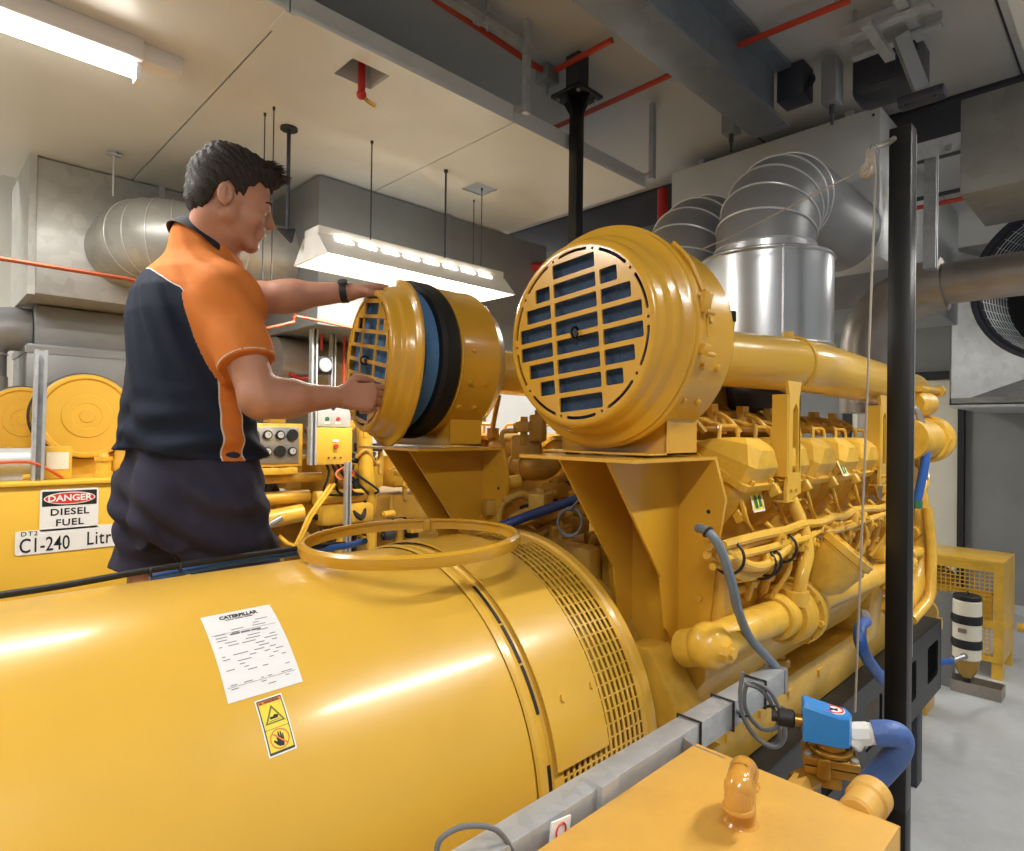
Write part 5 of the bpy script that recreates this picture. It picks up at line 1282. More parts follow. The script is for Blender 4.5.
# big pale blue hose with white fitting
t = thing('blue_return_hose', 'thick pale blue hose bending down from a white fitting beside the valve', 'hose', loc(.1, .03, -.15))
f0 = loc(.052, .02, -.022)
MB().cyl(loc(.04, .012, -.040), f0+V(0, 0, .0), .017, seg=20, bev=.003).build('hex_nipple', 'white_paint', t)
mb = MB(); mb.cyl(f0+a1*-.012, f0+a1*.018+V(0, 0, .006), .0205, seg=8, bev=.002); mb.cyl(f0+a1*.018+V(0, 0, .006), f0+a1*.030+V(0, 0, .008), .018, seg=24); mb.build('union_nut', 'white_paint', t)
pts = [f0+a1*.024+V(0, 0, .007), f0+a1*.05+V(0, 0, .012), f0+a1*.066+V(0, 0, .002)+a2*.01, f0+a1*.064+V(0, 0, -.028)+a2*.02, f0+a1*.048-V(0, 0, .062)+a2*.03, f0+a1*.018-V(0, 0, .11)+a2*.035, f0-a1*.02-V(0, 0, .18)+a2*.04, f0-a1*.05-V(0, 0, .30)+a2*.04]
MB().tube(pts, .0215, 22, 8).build('hose', 'pale_blue_hose', t)

# ================================================================== left background
t = thing('day_tank', 'big yellow rectangular tank with the warning signs behind the worker', 'tank', (.2, 2.8, 0))
MB().b2((-.55, 2.6, .45), (.95, 3.05, 1.40), .004).build('tank_shell', 'day_tank_yellow', t)
MB().b2((-.56, 2.59, 1.392), (.96, 3.06, 1.405), .002).build('top_flange', 'day_tank_yellow', t)
for x in (-.5, .85):
    for y in (2.62, 2.95): MB().b2((x, y, 0), (x+.07, y+.07, .45)).build('leg', 'day_tank_yellow', t)
def sign_on(x0, x1, z0, z1, lab, name='sign'):
    s_ = thing(name, lab, 'sign', ((x0+x1)/2, 2.597, z0))
    mb = MB(); mb.mesh(curve_mesh([rrect(0, 0, x1-x0, z1-z0, .008)], .0012), basis((1, 0, 0), (0, 0, 1), (0, -1, 0), ((x0+x1)/2, 2.5985, (z0+z1)/2))); mb.build('sign_plate', 'white_sign', s_)
    return s_
def sm(s_, me, x, z, name, m, dz=0):
    mb = MB(); mb.mesh(me, basis((1, 0, 0), (0, 0, 1), (0, -1, 0), (x, 2.5968-dz, z))); return mb.build(name, m, s_)
a = at(40, 490, Y=2.6); b = at(98, 527, Y=2.6)
x0_, x1_, z0_, z1_ = a.x, b.x, b.z, a.z
s_ = sign_on(x0_, x1_, z0_, z1_, 'white DANGER DIESEL FUEL sign with black header and red oval')
w_ = x1_-x0_; h_ = z1_-z0_; xc = (x0_+x1_)/2
sm(s_, curve_mesh([rrect(0, 0, w_*.93, h_*.36, .002)], .0002), xc, z1_-h_*.225, 'header_band', 'ink_black')
def ell(a_, b_, n=36): return [(a_*math.cos(2*PI*k/n), b_*math.sin(2*PI*k/n)) for k in range(n)]
sm(s_, curve_mesh([ell(w_*.44, h_*.15)], .0002), xc, z1_-h_*.225, 'white_oval', 'white_sign', .0004)
sm(s_, curve_mesh([ell(w_*.42, h_*.13)], .0002), xc, z1_-h_*.225, 'red_oval', 'sign_red', .0008)
sm(s_, text_mesh('DANGER', h_*.21, .0002, h_*.006, 'CENTER', 1.0, 3, 1.05), xc, z1_-h_*.225, 'danger_text', 'white_sign', .0012)
sm(s_, text_mesh('DIESEL', h_*.225, .0002, h_*.005, 'CENTER', 1.1, 3, 1.1), xc, z1_-h_*.56, 'diesel_text', 'ink_black', .0)
sm(s_, text_mesh('FUEL', h_*.225, .0002, h_*.005, 'CENTER', 1.1, 3, 1.1), xc, z1_-h_*.82, 'fuel_text', 'ink_black', .0)
a = at(15, 532, Y=2.6); b = at(120, 540, Y=2.6)
x0_, x1_ = a.x, b.x; z0_, z1_ = at(15, 556, Y=2.6).z, a.z
s_ = sign_on(x0_, x1_, z0_, z1_, 'long white sign reading C1-240 Litre partly hidden by the worker')
h_ = z1_-z0_; w_ = x1_-x0_
sm(s_, text_mesh('C1-240', h_*.86, .0002, h_*.006, 'LEFT', 1.0, 3, .68), x0_+.010, z0_+h_*.35, 'number_text', 'ink_black')
sm(s_, text_mesh('Litre', h_*.84, .0002, h_*.006, 'LEFT', 1.12, 3, .70), x0_+w_*.655, z0_+h_*.42, 'unit_text', 'ink_black')
sm(s_, text_mesh('DT2', h_*.26, .0002, h_*.002, 'LEFT', 1.2, 3, 1.1), x0_+.014, z1_-h_*.13, 'tank_code_text', 'ink_black')
# second generator: its two air cleaners seen from the front
def drum(cx, cy, cz, r, L, lab, band=True):
    t = thing('air_cleaner_drum', lab, 'air cleaner', (cx, cy, cz-r))
    MB().lathe([(0, 0), (-.001, r*.15), (.002, r*.16), (.002, r*.30), (.0, r*.31), (0, r*.5), (.004, r*.52), (.004, r*.86), (-.004, r*.9), (-.004, r*.97), (.006, r), (.03, r)], (cx, cy, cz), (0, 1, 0), 64).build('lid', 'yellow_paint', t)
    MB().lathe([(.03, r*.98), (.05, r*.96), (L-.04, r*.96), (L, r*.8), (L, 0)], (cx, cy, cz), (0, 1, 0), 64).build('drum_body', 'cleaner_yellow', t)
    MB().torus((cx, cy+.034, cz), (0, 1, 0), r, .006, 64, 8).build('clamp_band', 'steel_dark', t)
    if band: MB().torus((cx, cy+L*.7, cz), (0, 1, 0), r*.97, .007, 64, 8).build('clamp_band', 'black_matt', t)
    MB().b2((cx-.1, cy+.05, 1.40), (cx+.1, cy+L-.05, cz-r*.9), .004).build('saddle', 'engine_yellow', t)
drum(.505, 2.88, 1.632, .163, .30, 'round yellow drum lid behind the left strut and the worker\'s back')
drum(.345, 3.22, 1.615, .135, .2, 'second yellow drum lid at the far left edge', False)
q0 = at(40, 350, Y=2.52); q1 = at(35, 486, Y=2.52)
q0 = at(40, 350, Y=2.66); q1 = at(37, 480, Y=2.66)
strut('strut_channel', (q1.x, 2.66, 1.406), (q1.x+.005, 2.66, q0.z), .032, 'galvanised', 'vertical galvanised strut standing on the yellow day tank')
# small items on the day tank
x_ = at(45, 470, Y=2.7).x
t = thing('sensor_box', 'small yellow box with a white label on the tank top beside the strut', 'box', (.37, 2.72, 1.405))
MB().b2((.345, 2.70, 1.406), (.43, 2.78, 1.52), .003).build('box_body', 'engine_yellow', t); MB().b2((.355, 2.697, 1.44), (.42, 2.70, 1.50)).build('label_plate', 'cream_enamel', t)
t = MB().lathe([(0, .03), (.02, .03), (.02, .024), (.06, .024), (.06, .03), (.075, .03), (.075, .018), (.09, .015), (.09, 0)], (.53, 2.72, 1.406), (0, 0, 1), 24).build('filler_cap', 'engine_yellow'); tag(t, 'yellow filler cap standing on the day tank', 'cap')
t = MB().cyl((.12, 2.72, 1.47), (.32, 2.72, 1.47), .045, seg=28, bev=.006).b2((.15, 2.70, 1.406), (.29, 2.74, 1.44)).build('sight_cylinder', 'plenum_grey'); tag(t, 'pale metal cylinder lying on the tank at the left edge', 'cylinder')
t = MB().tube([(.17, 2.65, 1.41), (.17, 2.65, 1.50), (.21, 2.65, 1.50), (.21, 2.65, 1.41)], .006, 8, 0).build('handle', 'steel'); tag(t, 'small steel hoop handle on the tank at the left edge', 'handle')
t = MB().tube([(.21, 2.64, 1.47), (.30, 2.64, 1.47), (.36, 2.66, 1.44), (.40, 2.68, 1.41)], .005, 8).build('red_cable', 'orange_plastic'); tag(t, 'thin orange cable lying on the day tank by the strut', 'cable')
t = thing('second_engine', 'second yellow engine and its pipework in the background between worker and air cleaner', 'engine', (1.6, 3.1, .5))
def p2(mb, name, m='engine_yellow'): return mb.build(name, m, t)
p2(MB().b2((.98, 2.85, .6), (2.9, 3.44, 1.24), .02), 'engine_block', 'dim_dusty_yellow')
p2(MB().b2((.6, 2.9, 1.41), (1.05, 3.35, 1.50), .01), 'rear_deck')
p2(MB().box((1.55, 2.95, 1.32), (.30, .18, .12), None, .03), 'oil_cooler')
p2(MB().box((1.30, 2.82, 1.22), (.20, .12, .10), None, .03), 'side_casting')
p2(MB().pipe([(1.10, 2.72, 1.10), (1.10, 2.72, 1.42), (1.22, 2.72, 1.52), (1.33, 2.78, 1.52)], .028, 16), 'oil_pipe')
p2(MB().pipe([(1.60, 2.68, 1.62), (1.62, 2.68, 1.36), (1.66, 2.70, 1.22), (1.62, 2.75, 1.10)], .038, 20), 'coolant_pipe')
p2(MB().pipe([(1.12, 2.72, 1.37), (1.40, 2.72, 1.37)], .022, 14), 'cross_pipe')
p2(MB().pipe([(1.12, 2.74, 1.28), (1.35, 2.74, 1.28)], .030, 14), 'cross_pipe')
p2(MB().pipe([(1.12, 2.70, 1.19), (1.3, 2.70, 1.21)], .040, 18), 'cross_pipe')
p2(MB().b2((1.38, 2.66, 1.14), (1.66, 2.76, 1.24), .02), 'filter_housing')
p2(MB().cyl((1.36, 2.70, 1.27), (1.62, 2.70, 1.27), .035, seg=18, bev=.005), 'filter_housing')
p2(MB().b2((1.0, 2.66, .9), (1.06, 2.72, 1.45), .005), 'mount_leg')
p2(MB().b2((1.04, 2.66, 1.39), (1.26, 2.70, 1.42), .004), 'panel_bracket')
for x in (1.10, 1.15, 1.23): p2(MB().tube([(x, 2.68, 1.41), (x, 2.68, 1.46), (x+.01, 2.69, 1.50)], .007, 8), 'gauge_line')
for k in range(2): p2(MB().tube([(1.40+.02*k, 2.62, 1.34), (1.28+.015*k, 2.60, 1.20), (1.22+.01*k, 2.60, 1.08), (1.16, 2.62, 1.13)], .008, 8, 2), 'dipstick_tube')
p2(MB().cyl((1.08, 2.60, 1.17), (1.16, 2.60, 1.21), .014, seg=12), 'chrome_fitting', 'steel')
random.seed(9)
for k in range(95):
    x = random.uniform(1.0, 2.1); z = random.uniform(1.02, 1.62 if x < 1.75 else 1.45); y = random.uniform(2.66, 2.86)
    mb = MB(); kk = k % 4
    if kk == 0: mb.tube([(x, y, z), (x+random.uniform(.03, .08), y-.03, z+random.uniform(-.08, .08)), (x+.11, y, z+random.uniform(-.1, .1)), (x+.15, y+.03, z)], random.uniform(.006, .014), 8)
    elif kk == 1: mb.cyl((x, y, z), (x+random.uniform(.03, .08), y, z), random.uniform(.012, .030), seg=14, bev=.003); mb.cyl((x-.008, y, z), (x, y, z), .012, seg=6)
    elif kk == 2: mb.box((x, y, z), (random.uniform(.03, .08), .05, random.uniform(.02, .06)), None, .005)
    else: mb.cyl((x, y, z-.06), (x, y, z+.06), random.uniform(.012, .03), seg=12, bev=.003)
    p2(mb, ('branch_pipe', 'pump_housing', 'mounting_lug', 'fuel_filter')[kk], random.choice(['engine_yellow', 'dim_dusty_yellow', 'dim_dusty_yellow', 'steel_dark'] if k % 5 else ['black_matt']))  # darker yellow here paints the background dimmer
for k in range(6): p2(MB().b2((1.35+k*.26, 2.82, 1.28), (1.56+k*.26, 3.05, 1.46), .03), 'rocker_cover')
for k in range(5):
    x = 1.33+k*.03; p2(MB().tube([(x, 2.66, 1.60), (x+.01, 2.63, 1.50), (x+.06, 2.62, 1.40), (x+.05+.04*k, 2.64, 1.30), (x+.2, 2.66, 1.28)], .006, 8), 'wiring_cable', 'cable_black')
p2(MB().cyl((1.66, 2.62, 1.70), (1.70, 2.62, 1.70), .05, seg=20), 'air_housing')
# gauge panel
t = thing('gauge_panel', 'yellow panel with two rows of round gauges at the worker\'s hip', 'gauge panel', (1.18, 2.66, 1.42))
MB().b2((1.02, 2.67, 1.425), (1.285, 2.73, 1.615), .004).build('panel_box', 'engine_yellow', t)
MB().b2((1.035, 2.665, 1.44), (1.265, 2.67, 1.60), .001).build('face_plate', 'steel', t)
for r_ in range(2):
    for k in range(4):
        x = 1.065+k*.056; z = 1.565-r_*.072; big = (r_ == 0 and k == 3) or (r_ == 1 and k == 2)
        g = MB().cyl((x, 2.665, z), (x, 2.655, z), .026 if big else .02, seg=24, bev=.002).build('gauge', 'black_rubber', t)
        if not big: MB().cyl((x, 2.655, z), (x, 2.6535, z), .014, seg=20).build('dial', 'gauge_glass', g); MB().box((x+.003, 2.6532, z+.003), (.014, .0008, .002), Matrix.Rotation(.8+k+r_, 3, 'Y')).build('needle', 'ink_black', g)
# control boxes
t = thing('starter_box', 'bright yellow control box with a white label and red button', 'control box', (1.40, 2.6, 1.43))
MB().b2((1.315, 2.60, 1.432), (1.495, 2.70, 1.600), .003).build('box_body', 'yellow_paint', t)
MB().b2((1.395, 2.597, 1.535), (1.425, 2.60, 1.545)).build('label_strip', 'white_sign', t)
MB().cyl((1.408, 2.60, 1.515), (1.408, 2.585, 1.515), .010, seg=18).build('red_button', 'sign_red', t)
for x in (1.375, 1.405, 1.435): MB().cyl((x, 2.60, 1.463), (x, 2.594, 1.463), .004, seg=10).build('indicator', 'steel_dark', t)
t = thing('switch_box', 'grey switch box with small coloured buttons above the yellow box', 'control box', (1.40, 2.6, 1.61))
MB().b2((1.325, 2.61, 1.604), (1.49, 2.69, 1.745), .003).build('box_body', 'plenum_grey', t)
for x, z, m_ in ((1.37, 1.64, 'green_plastic'), (1.425, 1.64, 'sign_red'), (1.40, 1.69, 'ink_black'), (1.34, 1.69, 'ink_black'), (1.425, 1.725, 'sign_red')):
    o = MB().cyl((x, 2.61, z), (x, 2.602, z), .009, seg=16).build('push_button', m_, t)
    MB().b2((x-.014, 2.608, z-.022), (x+.014, 2.61, z-.014)).build('legend', 'white_sign', o)
t = thing('pressure_gauge', 'round white pressure gauge in a black housing near the raised elbow', 'gauge', (1.35, 2.55, 1.85))
q = at(325, 365, Y=2.55)
MB().b2((q.x-.035, 2.555, q.z-.04), (q.x+.04, 2.60, q.z+.04), .008).build('housing', 'black_rubber', t)
MB().cyl((q.x, 2.555, q.z), (q.x, 2.545, q.z), .031, seg=28).build('bezel', 'steel', t); MB().cyl((q.x, 2.545, q.z), (q.x, 2.543, q.z), .027, seg=28).build('dial', 'gauge_glass', t)
MB().box((q.x+.004, 2.5425, q.z+.006), (.026, .0008, .002), Matrix.Rotation(-.9, 3, 'Y')).build('needle', 'ink_black', t)
for (u, v0, v1, lab, m_, w_) in ((314, 325, 465, 'vertical galvanised strut left of the control boxes', 'galvanised', .026), (333, 325, 408, 'short galvanised strut above the switch box', 'galvanised', .022), (348, 462, 560, 'thin galvanised strut below the yellow control box', 'galvanised', .024)):
    a = at(u, v0, Y=2.56 if u != 333 else 2.64); b = at(u, v1, Y=a.y)
    strut('strut_channel', (a.x, a.y, b.z if u != 348 else .0), (a.x, a.y, a.z), w_, m_, lab)
for (u, v0, v1, r_, m_, lab) in ((322, 330, 350, .007, 'red_conduit', 'red conduit beside the pressure gauge'), (345, 330, 402, .008, 'red_conduit', 'thin red conduit right of the pressure gauge'), (356, 330, 400, .010, 'steel_dark', 'dark vertical conduit just right of the thin red conduit')):
    a = at(u, v0-20, Y=2.66); b = at(u, v1, Y=2.66); o = MB().tube([a, (a.x, 2.66, b.z)], r_, 8, 0).build('conduit_pipe', m_); tag(o, lab, 'conduit')
t = MB().tube([at(350, 464, Y=2.6), at(336, 473, Y=2.6), at(342, 480, Y=2.58), at(354, 474, Y=2.6), at(345, 468, Y=2.58), at(352, 490, Y=2.6)], .005, 6).build('red_wires', 'orange_plastic'); tag(t, 'loose tangle of red wires below the yellow control box', 'wires')
t = MB().pipe([(1.24, 2.9, 1.91), (2.0, 2.9, 1.91)], .118, 28).build('exhaust_silencer', 'brown_pipe'); tag(t, 'dull horizontal exhaust pipe under the long grey duct', 'pipe')
t = MB().b2((1.25, 2.95, 1.62), (1.33, 3.02, 1.93)).build('yellow_stanchion', 'yellow_paint'); tag(t, 'yellow stanchion plate seen under the worker\'s arm', 'stanchion')
t = thing('stop_lever', 'red lever handle in front of the yellow stanchion', 'lever', at(300, 378, Y=2.8))
MB().tube([(1.29, 2.955, 1.86), at(290, 374, Y=2.8), at(298, 378, Y=2.8), at(308, 378, Y=2.8)], .008, 8).build('lever', 'red_paint', t)
# shelf rack far behind
t = thing('storage_rack', 'red and white storage rack against the back wall behind the worker', 'rack', (1.1, 4.1, 0))
for x in (.80, 1.02): MB().b2((x, 4.05, 0), (x+.03, 4.08, 2.35)).build('upright', 'red_paint', t)
for z in (1.5, 1.75, 2.0, 2.25): MB().b2((.80, 4.0, z), (1.05, 4.35, z+.02)).build('shelf', 'orange_plastic', t)
t = duct_box((1.2, 3.45, 1.25), (2.05, 3.8, 2.995), 'dark grey vertical duct in the background under the worker\'s raised arm', 'grey_duct', (), 2)  # made-up duct box, keeps the white wall glow from showing behind the arm
# walkway platform the worker stands on
t = thing('walkway', 'raised checker plate walkway between the two generators', 'platform', (.9, 1.95, 0))
MB().b2((-.6, 1.61, .47), (1.05, 2.45, .50), .002).build('deck', 'checker_plate', t)
for x in (-.55, .95):
    for y in (1.66, 2.36): MB().b2((x, y, 0), (x+.05, y+.05, .47)).build('leg', 'steel_dark', t)
# ================================================================== the worker (smoothly blended distance fields turned into one skin each)
class Field:
    def __init__(s, lo, hi, h):
        s.lo = np.array(lo, float); s.h = h
        s.n = np.ceil((np.array(hi)-s.lo)/h).astype(int)+1
        s.d = np.full(s.n, .5, np.float32)
    def _sub(s, lo, hi):
        a = np.clip(np.floor((np.array(lo)-s.lo)/s.h).astype(int), 0, s.n); b = np.clip(np.ceil((np.array(hi)-s.lo)/s.h).astype(int)+1, 0, s.n)
        sl = tuple(slice(a[i], max(a[i], b[i])) for i in range(3))
        g = np.meshgrid(*[s.lo[i]+s.h*np.arange(sl[i].start, sl[i].stop) for i in range(3)], indexing='ij')
        return sl, np.stack(g, -1)
    def _comb(s, sl, d, k, op):
        a = s.d[sl]
        if a.size == 0: return
        if op == 'sub':
            d = -d; h = np.clip(.5-.5*(a-d)/k, 0, 1) if k > 0 else (a < d)*1.0
            s.d[sl] = (a*(1-h)+d*h + k*h*(1-h)).astype(np.float32)
        else:
            h = np.clip(.5+.5*(d-a)/k, 0, 1) if k > 0 else (a < d)*1.0
            s.d[sl] = (d*(1-h)+a*h - k*h*(1-h)).astype(np.float32)
    def cone(s, a, b, r0, r1=None, k=.01, op='add'):
        a = np.array(a, float); b = np.array(b, float); r1 = r0 if r1 is None else r1
        m = max(r0, r1)+k*1.5+.012
        sl, p = s._sub(np.minimum(a, b)-m, np.maximum(a, b)+m)
        ba = b-a; t = np.clip(((p-a)@ba)/max(1e-9, ba@ba), 0, 1)
        d = np.linalg.norm(p-a-t[..., None]*ba, axis=-1)-(r0+(r1-r0)*t)
        s._comb(sl, d, k, op)
    def ell(s, c, r, M3=None, k=.01, op='add'):
        c = np.array(c, float); r = np.array(r, float); m = r.max()+k*1.5+.012
        sl, p = s._sub(c-m, c+m); q = p-c
        if M3 is not None: q = q@np.array(M3)      # columns of M3 = local axes in world
        k0 = np.linalg.norm(q/r, axis=-1); k1 = np.linalg.norm(q/(r*r), axis=-1)
        s._comb(sl, k0*(k0-1)/np.maximum(k1, 1e-9), k, op)
    def loft(s, o, fx, fy, zs, a, b, cx, k=.01):
        """elliptic sections stacked in z: o = origin, fx, fy = horizontal axes"""
        o = np.array(o); m = max(max(a), max(b))+.05
        sl, p = s._sub((o[0]-m-.05, o[1]-m-.05, zs[0]-.02), (o[0]+m+.05, o[1]+m+.05, zs[-1]+.02))
        z = p[..., 2]; A = np.interp(z, zs, a); B = np.interp(z, zs, b); X = np.interp(z, zs, cx)
        q = p-o; x = q@np.array(fx)-X; y = q@np.array(fy)
        e = np.sqrt((x/A)**2+(y/B)**2); d = (e-1)*np.minimum(A, B)
        d = np.maximum(d, np.maximum(zs[0]-z, z-zs[-1]))
        s._comb(sl, d, k, 'add')
    def allp(s):
        g = np.meshgrid(*[s.lo[i]+s.h*np.arange(s.n[i]) for i in range(3)], indexing='ij'); return np.stack(g, -1)
    def mesh(s):
        d = s.d; ins = d < 0; n = d.shape
        sh = tuple(k-1 for k in n)
        cnt = np.zeros(sh, np.int8)
        for dx in (0, 1):
            for dy in (0, 1):
                for dz in (0, 1): cnt += ins[dx:dx+sh[0], dy:dy+sh[1], dz:dz+sh[2]]
        act = (cnt > 0) & (cnt < 8); idx = np.full(sh, -1, np.int64); c = np.argwhere(act); idx[act] = np.arange(len(c))
        pos = np.zeros((len(c), 3)); w = np.zeros(len(c))
        corners = [(x, y, z) for x in (0, 1) for y in (0, 1) for z in (0, 1)]
        for a in corners:
            for ax in range(3):
                if a[ax] == 1: continue
                b = list(a); b[ax] = 1
                va = d[c[:, 0]+a[0], c[:, 1]+a[1], c[:, 2]+a[2]]; vb = d[c[:, 0]+b[0], c[:, 1]+b[1], c[:, 2]+b[2]]
                m = (va < 0) != (vb < 0); t = np.where(m, va/np.where(m, va-vb, 1), 0)
                pa = np.array(a, float)[None]+t[:, None]*(np.array(b)-np.array(a))[None]
                pos += pa*m[:, None]; w += m
        pos = pos/np.maximum(w, 1)[:, None]; P = s.lo+(c+pos)*s.h
        F = []
        for ax in range(3):
            u_, v_ = (ax+1) % 3, (ax+2) % 3
            a = [slice(None)]*3; b = [slice(None)]*3; a[ax] = slice(0, -1); b[ax] = slice(1, None)
            m = ins[tuple(a)] != ins[tuple(b)]; e = np.argwhere(m)
            ok = (e[:, u_] > 0) & (e[:, v_] > 0) & (e[:, u_] < n[u_]-1) & (e[:, v_] < n[v_]-1); e = e[ok]
            q = []
            for du, dv in ((-1, -1), (0, -1), (0, 0), (-1, 0)):
                f = e.copy(); f[:, u_] += du; f[:, v_] += dv; q.append(idx[f[:, 0], f[:, 1], f[:, 2]])
            q = np.stack(q, 1); flip = ~ins[e[:, 0], e[:, 1], e[:, 2]]
            q[flip] = q[flip][:, ::-1]; F.append(q)
        F = np.concatenate(F); F = F[(F >= 0).all(1)]
        return P, F
def field_object(P, Fc, name, mats, parent, smooth=2, attr=None):
    root = parent
    org = np.array(root.location)
    # light Laplacian smoothing
    if smooth:
        E = np.concatenate([Fc[:, [0, 1]], Fc[:, [1, 2]], Fc[:, [2, 3]], Fc[:, [3, 0]]])
        for _ in range(smooth):
            acc = np.zeros_like(P); cn = np.zeros(len(P))
            np.add.at(acc, E[:, 0], P[E[:, 1]]); np.add.at(cn, E[:, 0], 1); np.add.at(acc, E[:, 1], P[E[:, 0]]); np.add.at(cn, E[:, 1], 1)
            P = P*.5+.5*acc/np.maximum(cn, 1)[:, None]
    me = bpy.data.meshes.new(name)
    me.from_pydata((P-org).tolist(), [], Fc.tolist()); me.update()
    me.polygons.foreach_set('use_smooth', [True]*len(me.polygons))
    if attr is not None:
        for nm, val in attr(P).items():
            a = me.attributes.new(nm, 'FLOAT', 'POINT'); a.data.foreach_set('value', val.astype(np.float32))
    me.materials.append(mats)
    o = bpy.data.objects.new(name, me); COL.objects.link(o); o.parent = parent
    return o
mat('skin', 'B27F66', .55, 0, .14, 14, .06, 160, sss=.08)
mat('hair_brown', '241A13', .75, 0, .4, 60, .5, 220)
mat('navy_cloth', '1B2233', .85, 0, .06, 20, .10, 500, sheen=.2)
mat('shorts_navy', '2A293D', .95, 0, .12, 16, .2, 420)
mat('orange_cloth', 'D0762B', .8, 0, .04, 12, .10, 500)
mat('collar_navy', '101522', .85, 0, .05, 20, .1, 400)
mat('eye_white', 'E4DDD6', .2); mat('iris', '4A3A2C', .2); mat('lip', 'A8675A', .5)
mat('boot_leather', '4A3524', .6, 0, .2, 14, .1, 60)

az = math.radians(4); f_ = np.array([math.cos(az), math.sin(az), 0]); l_ = np.array([-math.sin(az), math.cos(az), 0])
def A_(u, v, D): return np.array(at(u, v, D=D))
BC = A_(190, 330, 1.62); BO = np.array([BC[0], BC[1], 0])
man = thing('person', 'person in an orange and navy polo shirt and navy shorts lifting off the filter cover', 'person', (BC[0], BC[1], .50))
shR = BO-l_*.184+f_*.012+np.array([0, 0, 1.908]); shL = BO+l_*.175+f_*.05+np.array([0, 0, 1.975])
elR = A_(260, 399, 1.44); wrR = A_(340, 397, 1.59)
elL = A_(262, 298, 1.78); wrL = A_(350, 292, 1.80)
HC = A_(233, 200, 1.59)
neck0 = A_(205, 248, 1.62)
ha = math.radians(-14); hp = math.radians(14)
hx = np.array([math.cos(ha)*math.cos(hp), math.sin(ha)*math.cos(hp), -math.sin(hp)]); hy = np.array([-math.sin(ha), math.cos(ha), 0]); hz = np.cross(hx, hy)
HM = np.stack([hx, hy, hz], 1)
HS = .97
def H(x, y, z): return HC+HM@(np.array([x, y, z])*HS)
# ---- one continuous body: legs, trunk, arms, hands, neck, head
FD = Field((BC[0]-.42, BC[1]-.62, .5), (BC[0]+.82, BC[1]+.42, 2.36), .0036)
hipR = BO-l_*.095+np.array([0, 0, 1.42])+f_*.03; hipL = BO+l_*.095+np.array([0, 0, 1.42])
knR = BO-l_*.02+f_*.19+np.array([0, 0, 1.0]); knL = BO+l_*.15-f_*.05+np.array([0, 0, 1.0])
anR = knR+f_*-.03+np.array([0, 0, -.40]); anL = knL-f_*.05+np.array([0, 0, -.40])
for hp_, kn_, an_ in ((hipR, knR, anR), (hipL, knL, anL)):
    FD.cone(hp_, kn_, .085, .055, .02); FD.cone(kn_+np.array([0, 0, -.02])-f_*.012, (kn_+an_)/2-f_*.012, .054, .054, .03); FD.cone(kn_, an_, .052, .036, .03)
    FD.cone(an_, an_+f_*.13+np.array([0, 0, -.06]), .038, .03, .02)
FD.loft(BO, f_, l_, [1.36, 1.5, 1.62, 1.8, 1.93, 1.99, 2.05], [.10, .11, .10, .105, .10, .08, .05], [.15, .155, .14, .155, .165, .14, .07], [-.01, -.01, 0, .01, .02, .025, .03], .02)
for sh, el, wr in ((shR, elR, wrR), (shL, elL, wrL)):
    FD.cone(sh, el, .054, .043, .03); d = wr-el
    FD.cone(el, el+d*.35, .044, .046, .02); FD.cone(el+d*.25, wr, .044, .026, .02)
FD.cone(neck0+np.array([0, 0, -.03]), H(-.028, 0, -.055), .060, .055, .02)
FD.cone(neck0+np.array([.03, -.02, -.02]), H(.015, 0, -.085), .045, .038, .02)
# head
FD.ell(H(-.012, 0, .030), (.094, .074, .083), HM, .01)
FD.ell(H(.030, 0, -.030), (.062, .056, .074), HM, .02)
FD.cone(H(-.002, .050, -.054), H(.070, .014, -.099), .018, .016, .012); FD.cone(H(-.002, -.050, -.054), H(.070, -.014, -.099), .018, .016, .012)
FD.cone(H(-.002, .052, -.02), H(-.002, .050, -.056), .018, .018, .015); FD.cone(H(-.002, -.052, -.02), H(-.002, -.050, -.056), .018, .018, .015)
FD.ell(H(.076, 0, -.099), (.016, .020, .015), HM, .012)
FD.cone(H(.076, -.028, .013), H(.076, .028, .013), .0125, .0125, .012)
FD.cone(H(.084, 0, .006), H(.107, 0, -.028), .0085, .0105, .008)
for sy in (-1, 1):
    FD.ell(H(.096, sy*.0115, -.033), (.010, .0065, .0075), HM, .006)
    FD.ell(H(.054, sy*.042, -.036), (.026, .018, .020), HM, .015)
    FD.ell(H(.089, sy*.031, -.008), (.013, .015, .010), HM, .008, 'sub')
    FD.ell(H(.0715, sy*.030, -.006), (.015, .015, .013), HM, .004)
    # ear
    EM = HM@np.array(Matrix.Rotation(-.2, 3, 'Y'))
    FD.ell(H(-.022, sy*.078, -.018), (.0185, .008, .0295), EM, .005)
    FD.ell(H(-.018, sy*.0875, -.014), (.0120, .0085, .0205), EM, .002, 'sub')
    FD.cone(H(-.026, sy*.083, -.004), H(-.022, sy*.083, -.028), .0030, .0030, .003)
    FD.ell(H(-.008, sy*.079, -.022), (.005, .005, .007), EM, .003)
FD.cone(H(.088, -.017, -.0605), H(.088, .017, -.0605), .0075, .0075, .008); FD.ell(H(.094, 0, -.0615), (.007, .014, .006), HM, .006)
FD.cone(H(.084, -.014, -.0745), H(.084, .014, -.0745), .0085, .0085, .008)
FD.cone(H(.100, -.020, -.0672), H(.100, .020, -.0672), .0022, .0022, .002, 'sub')
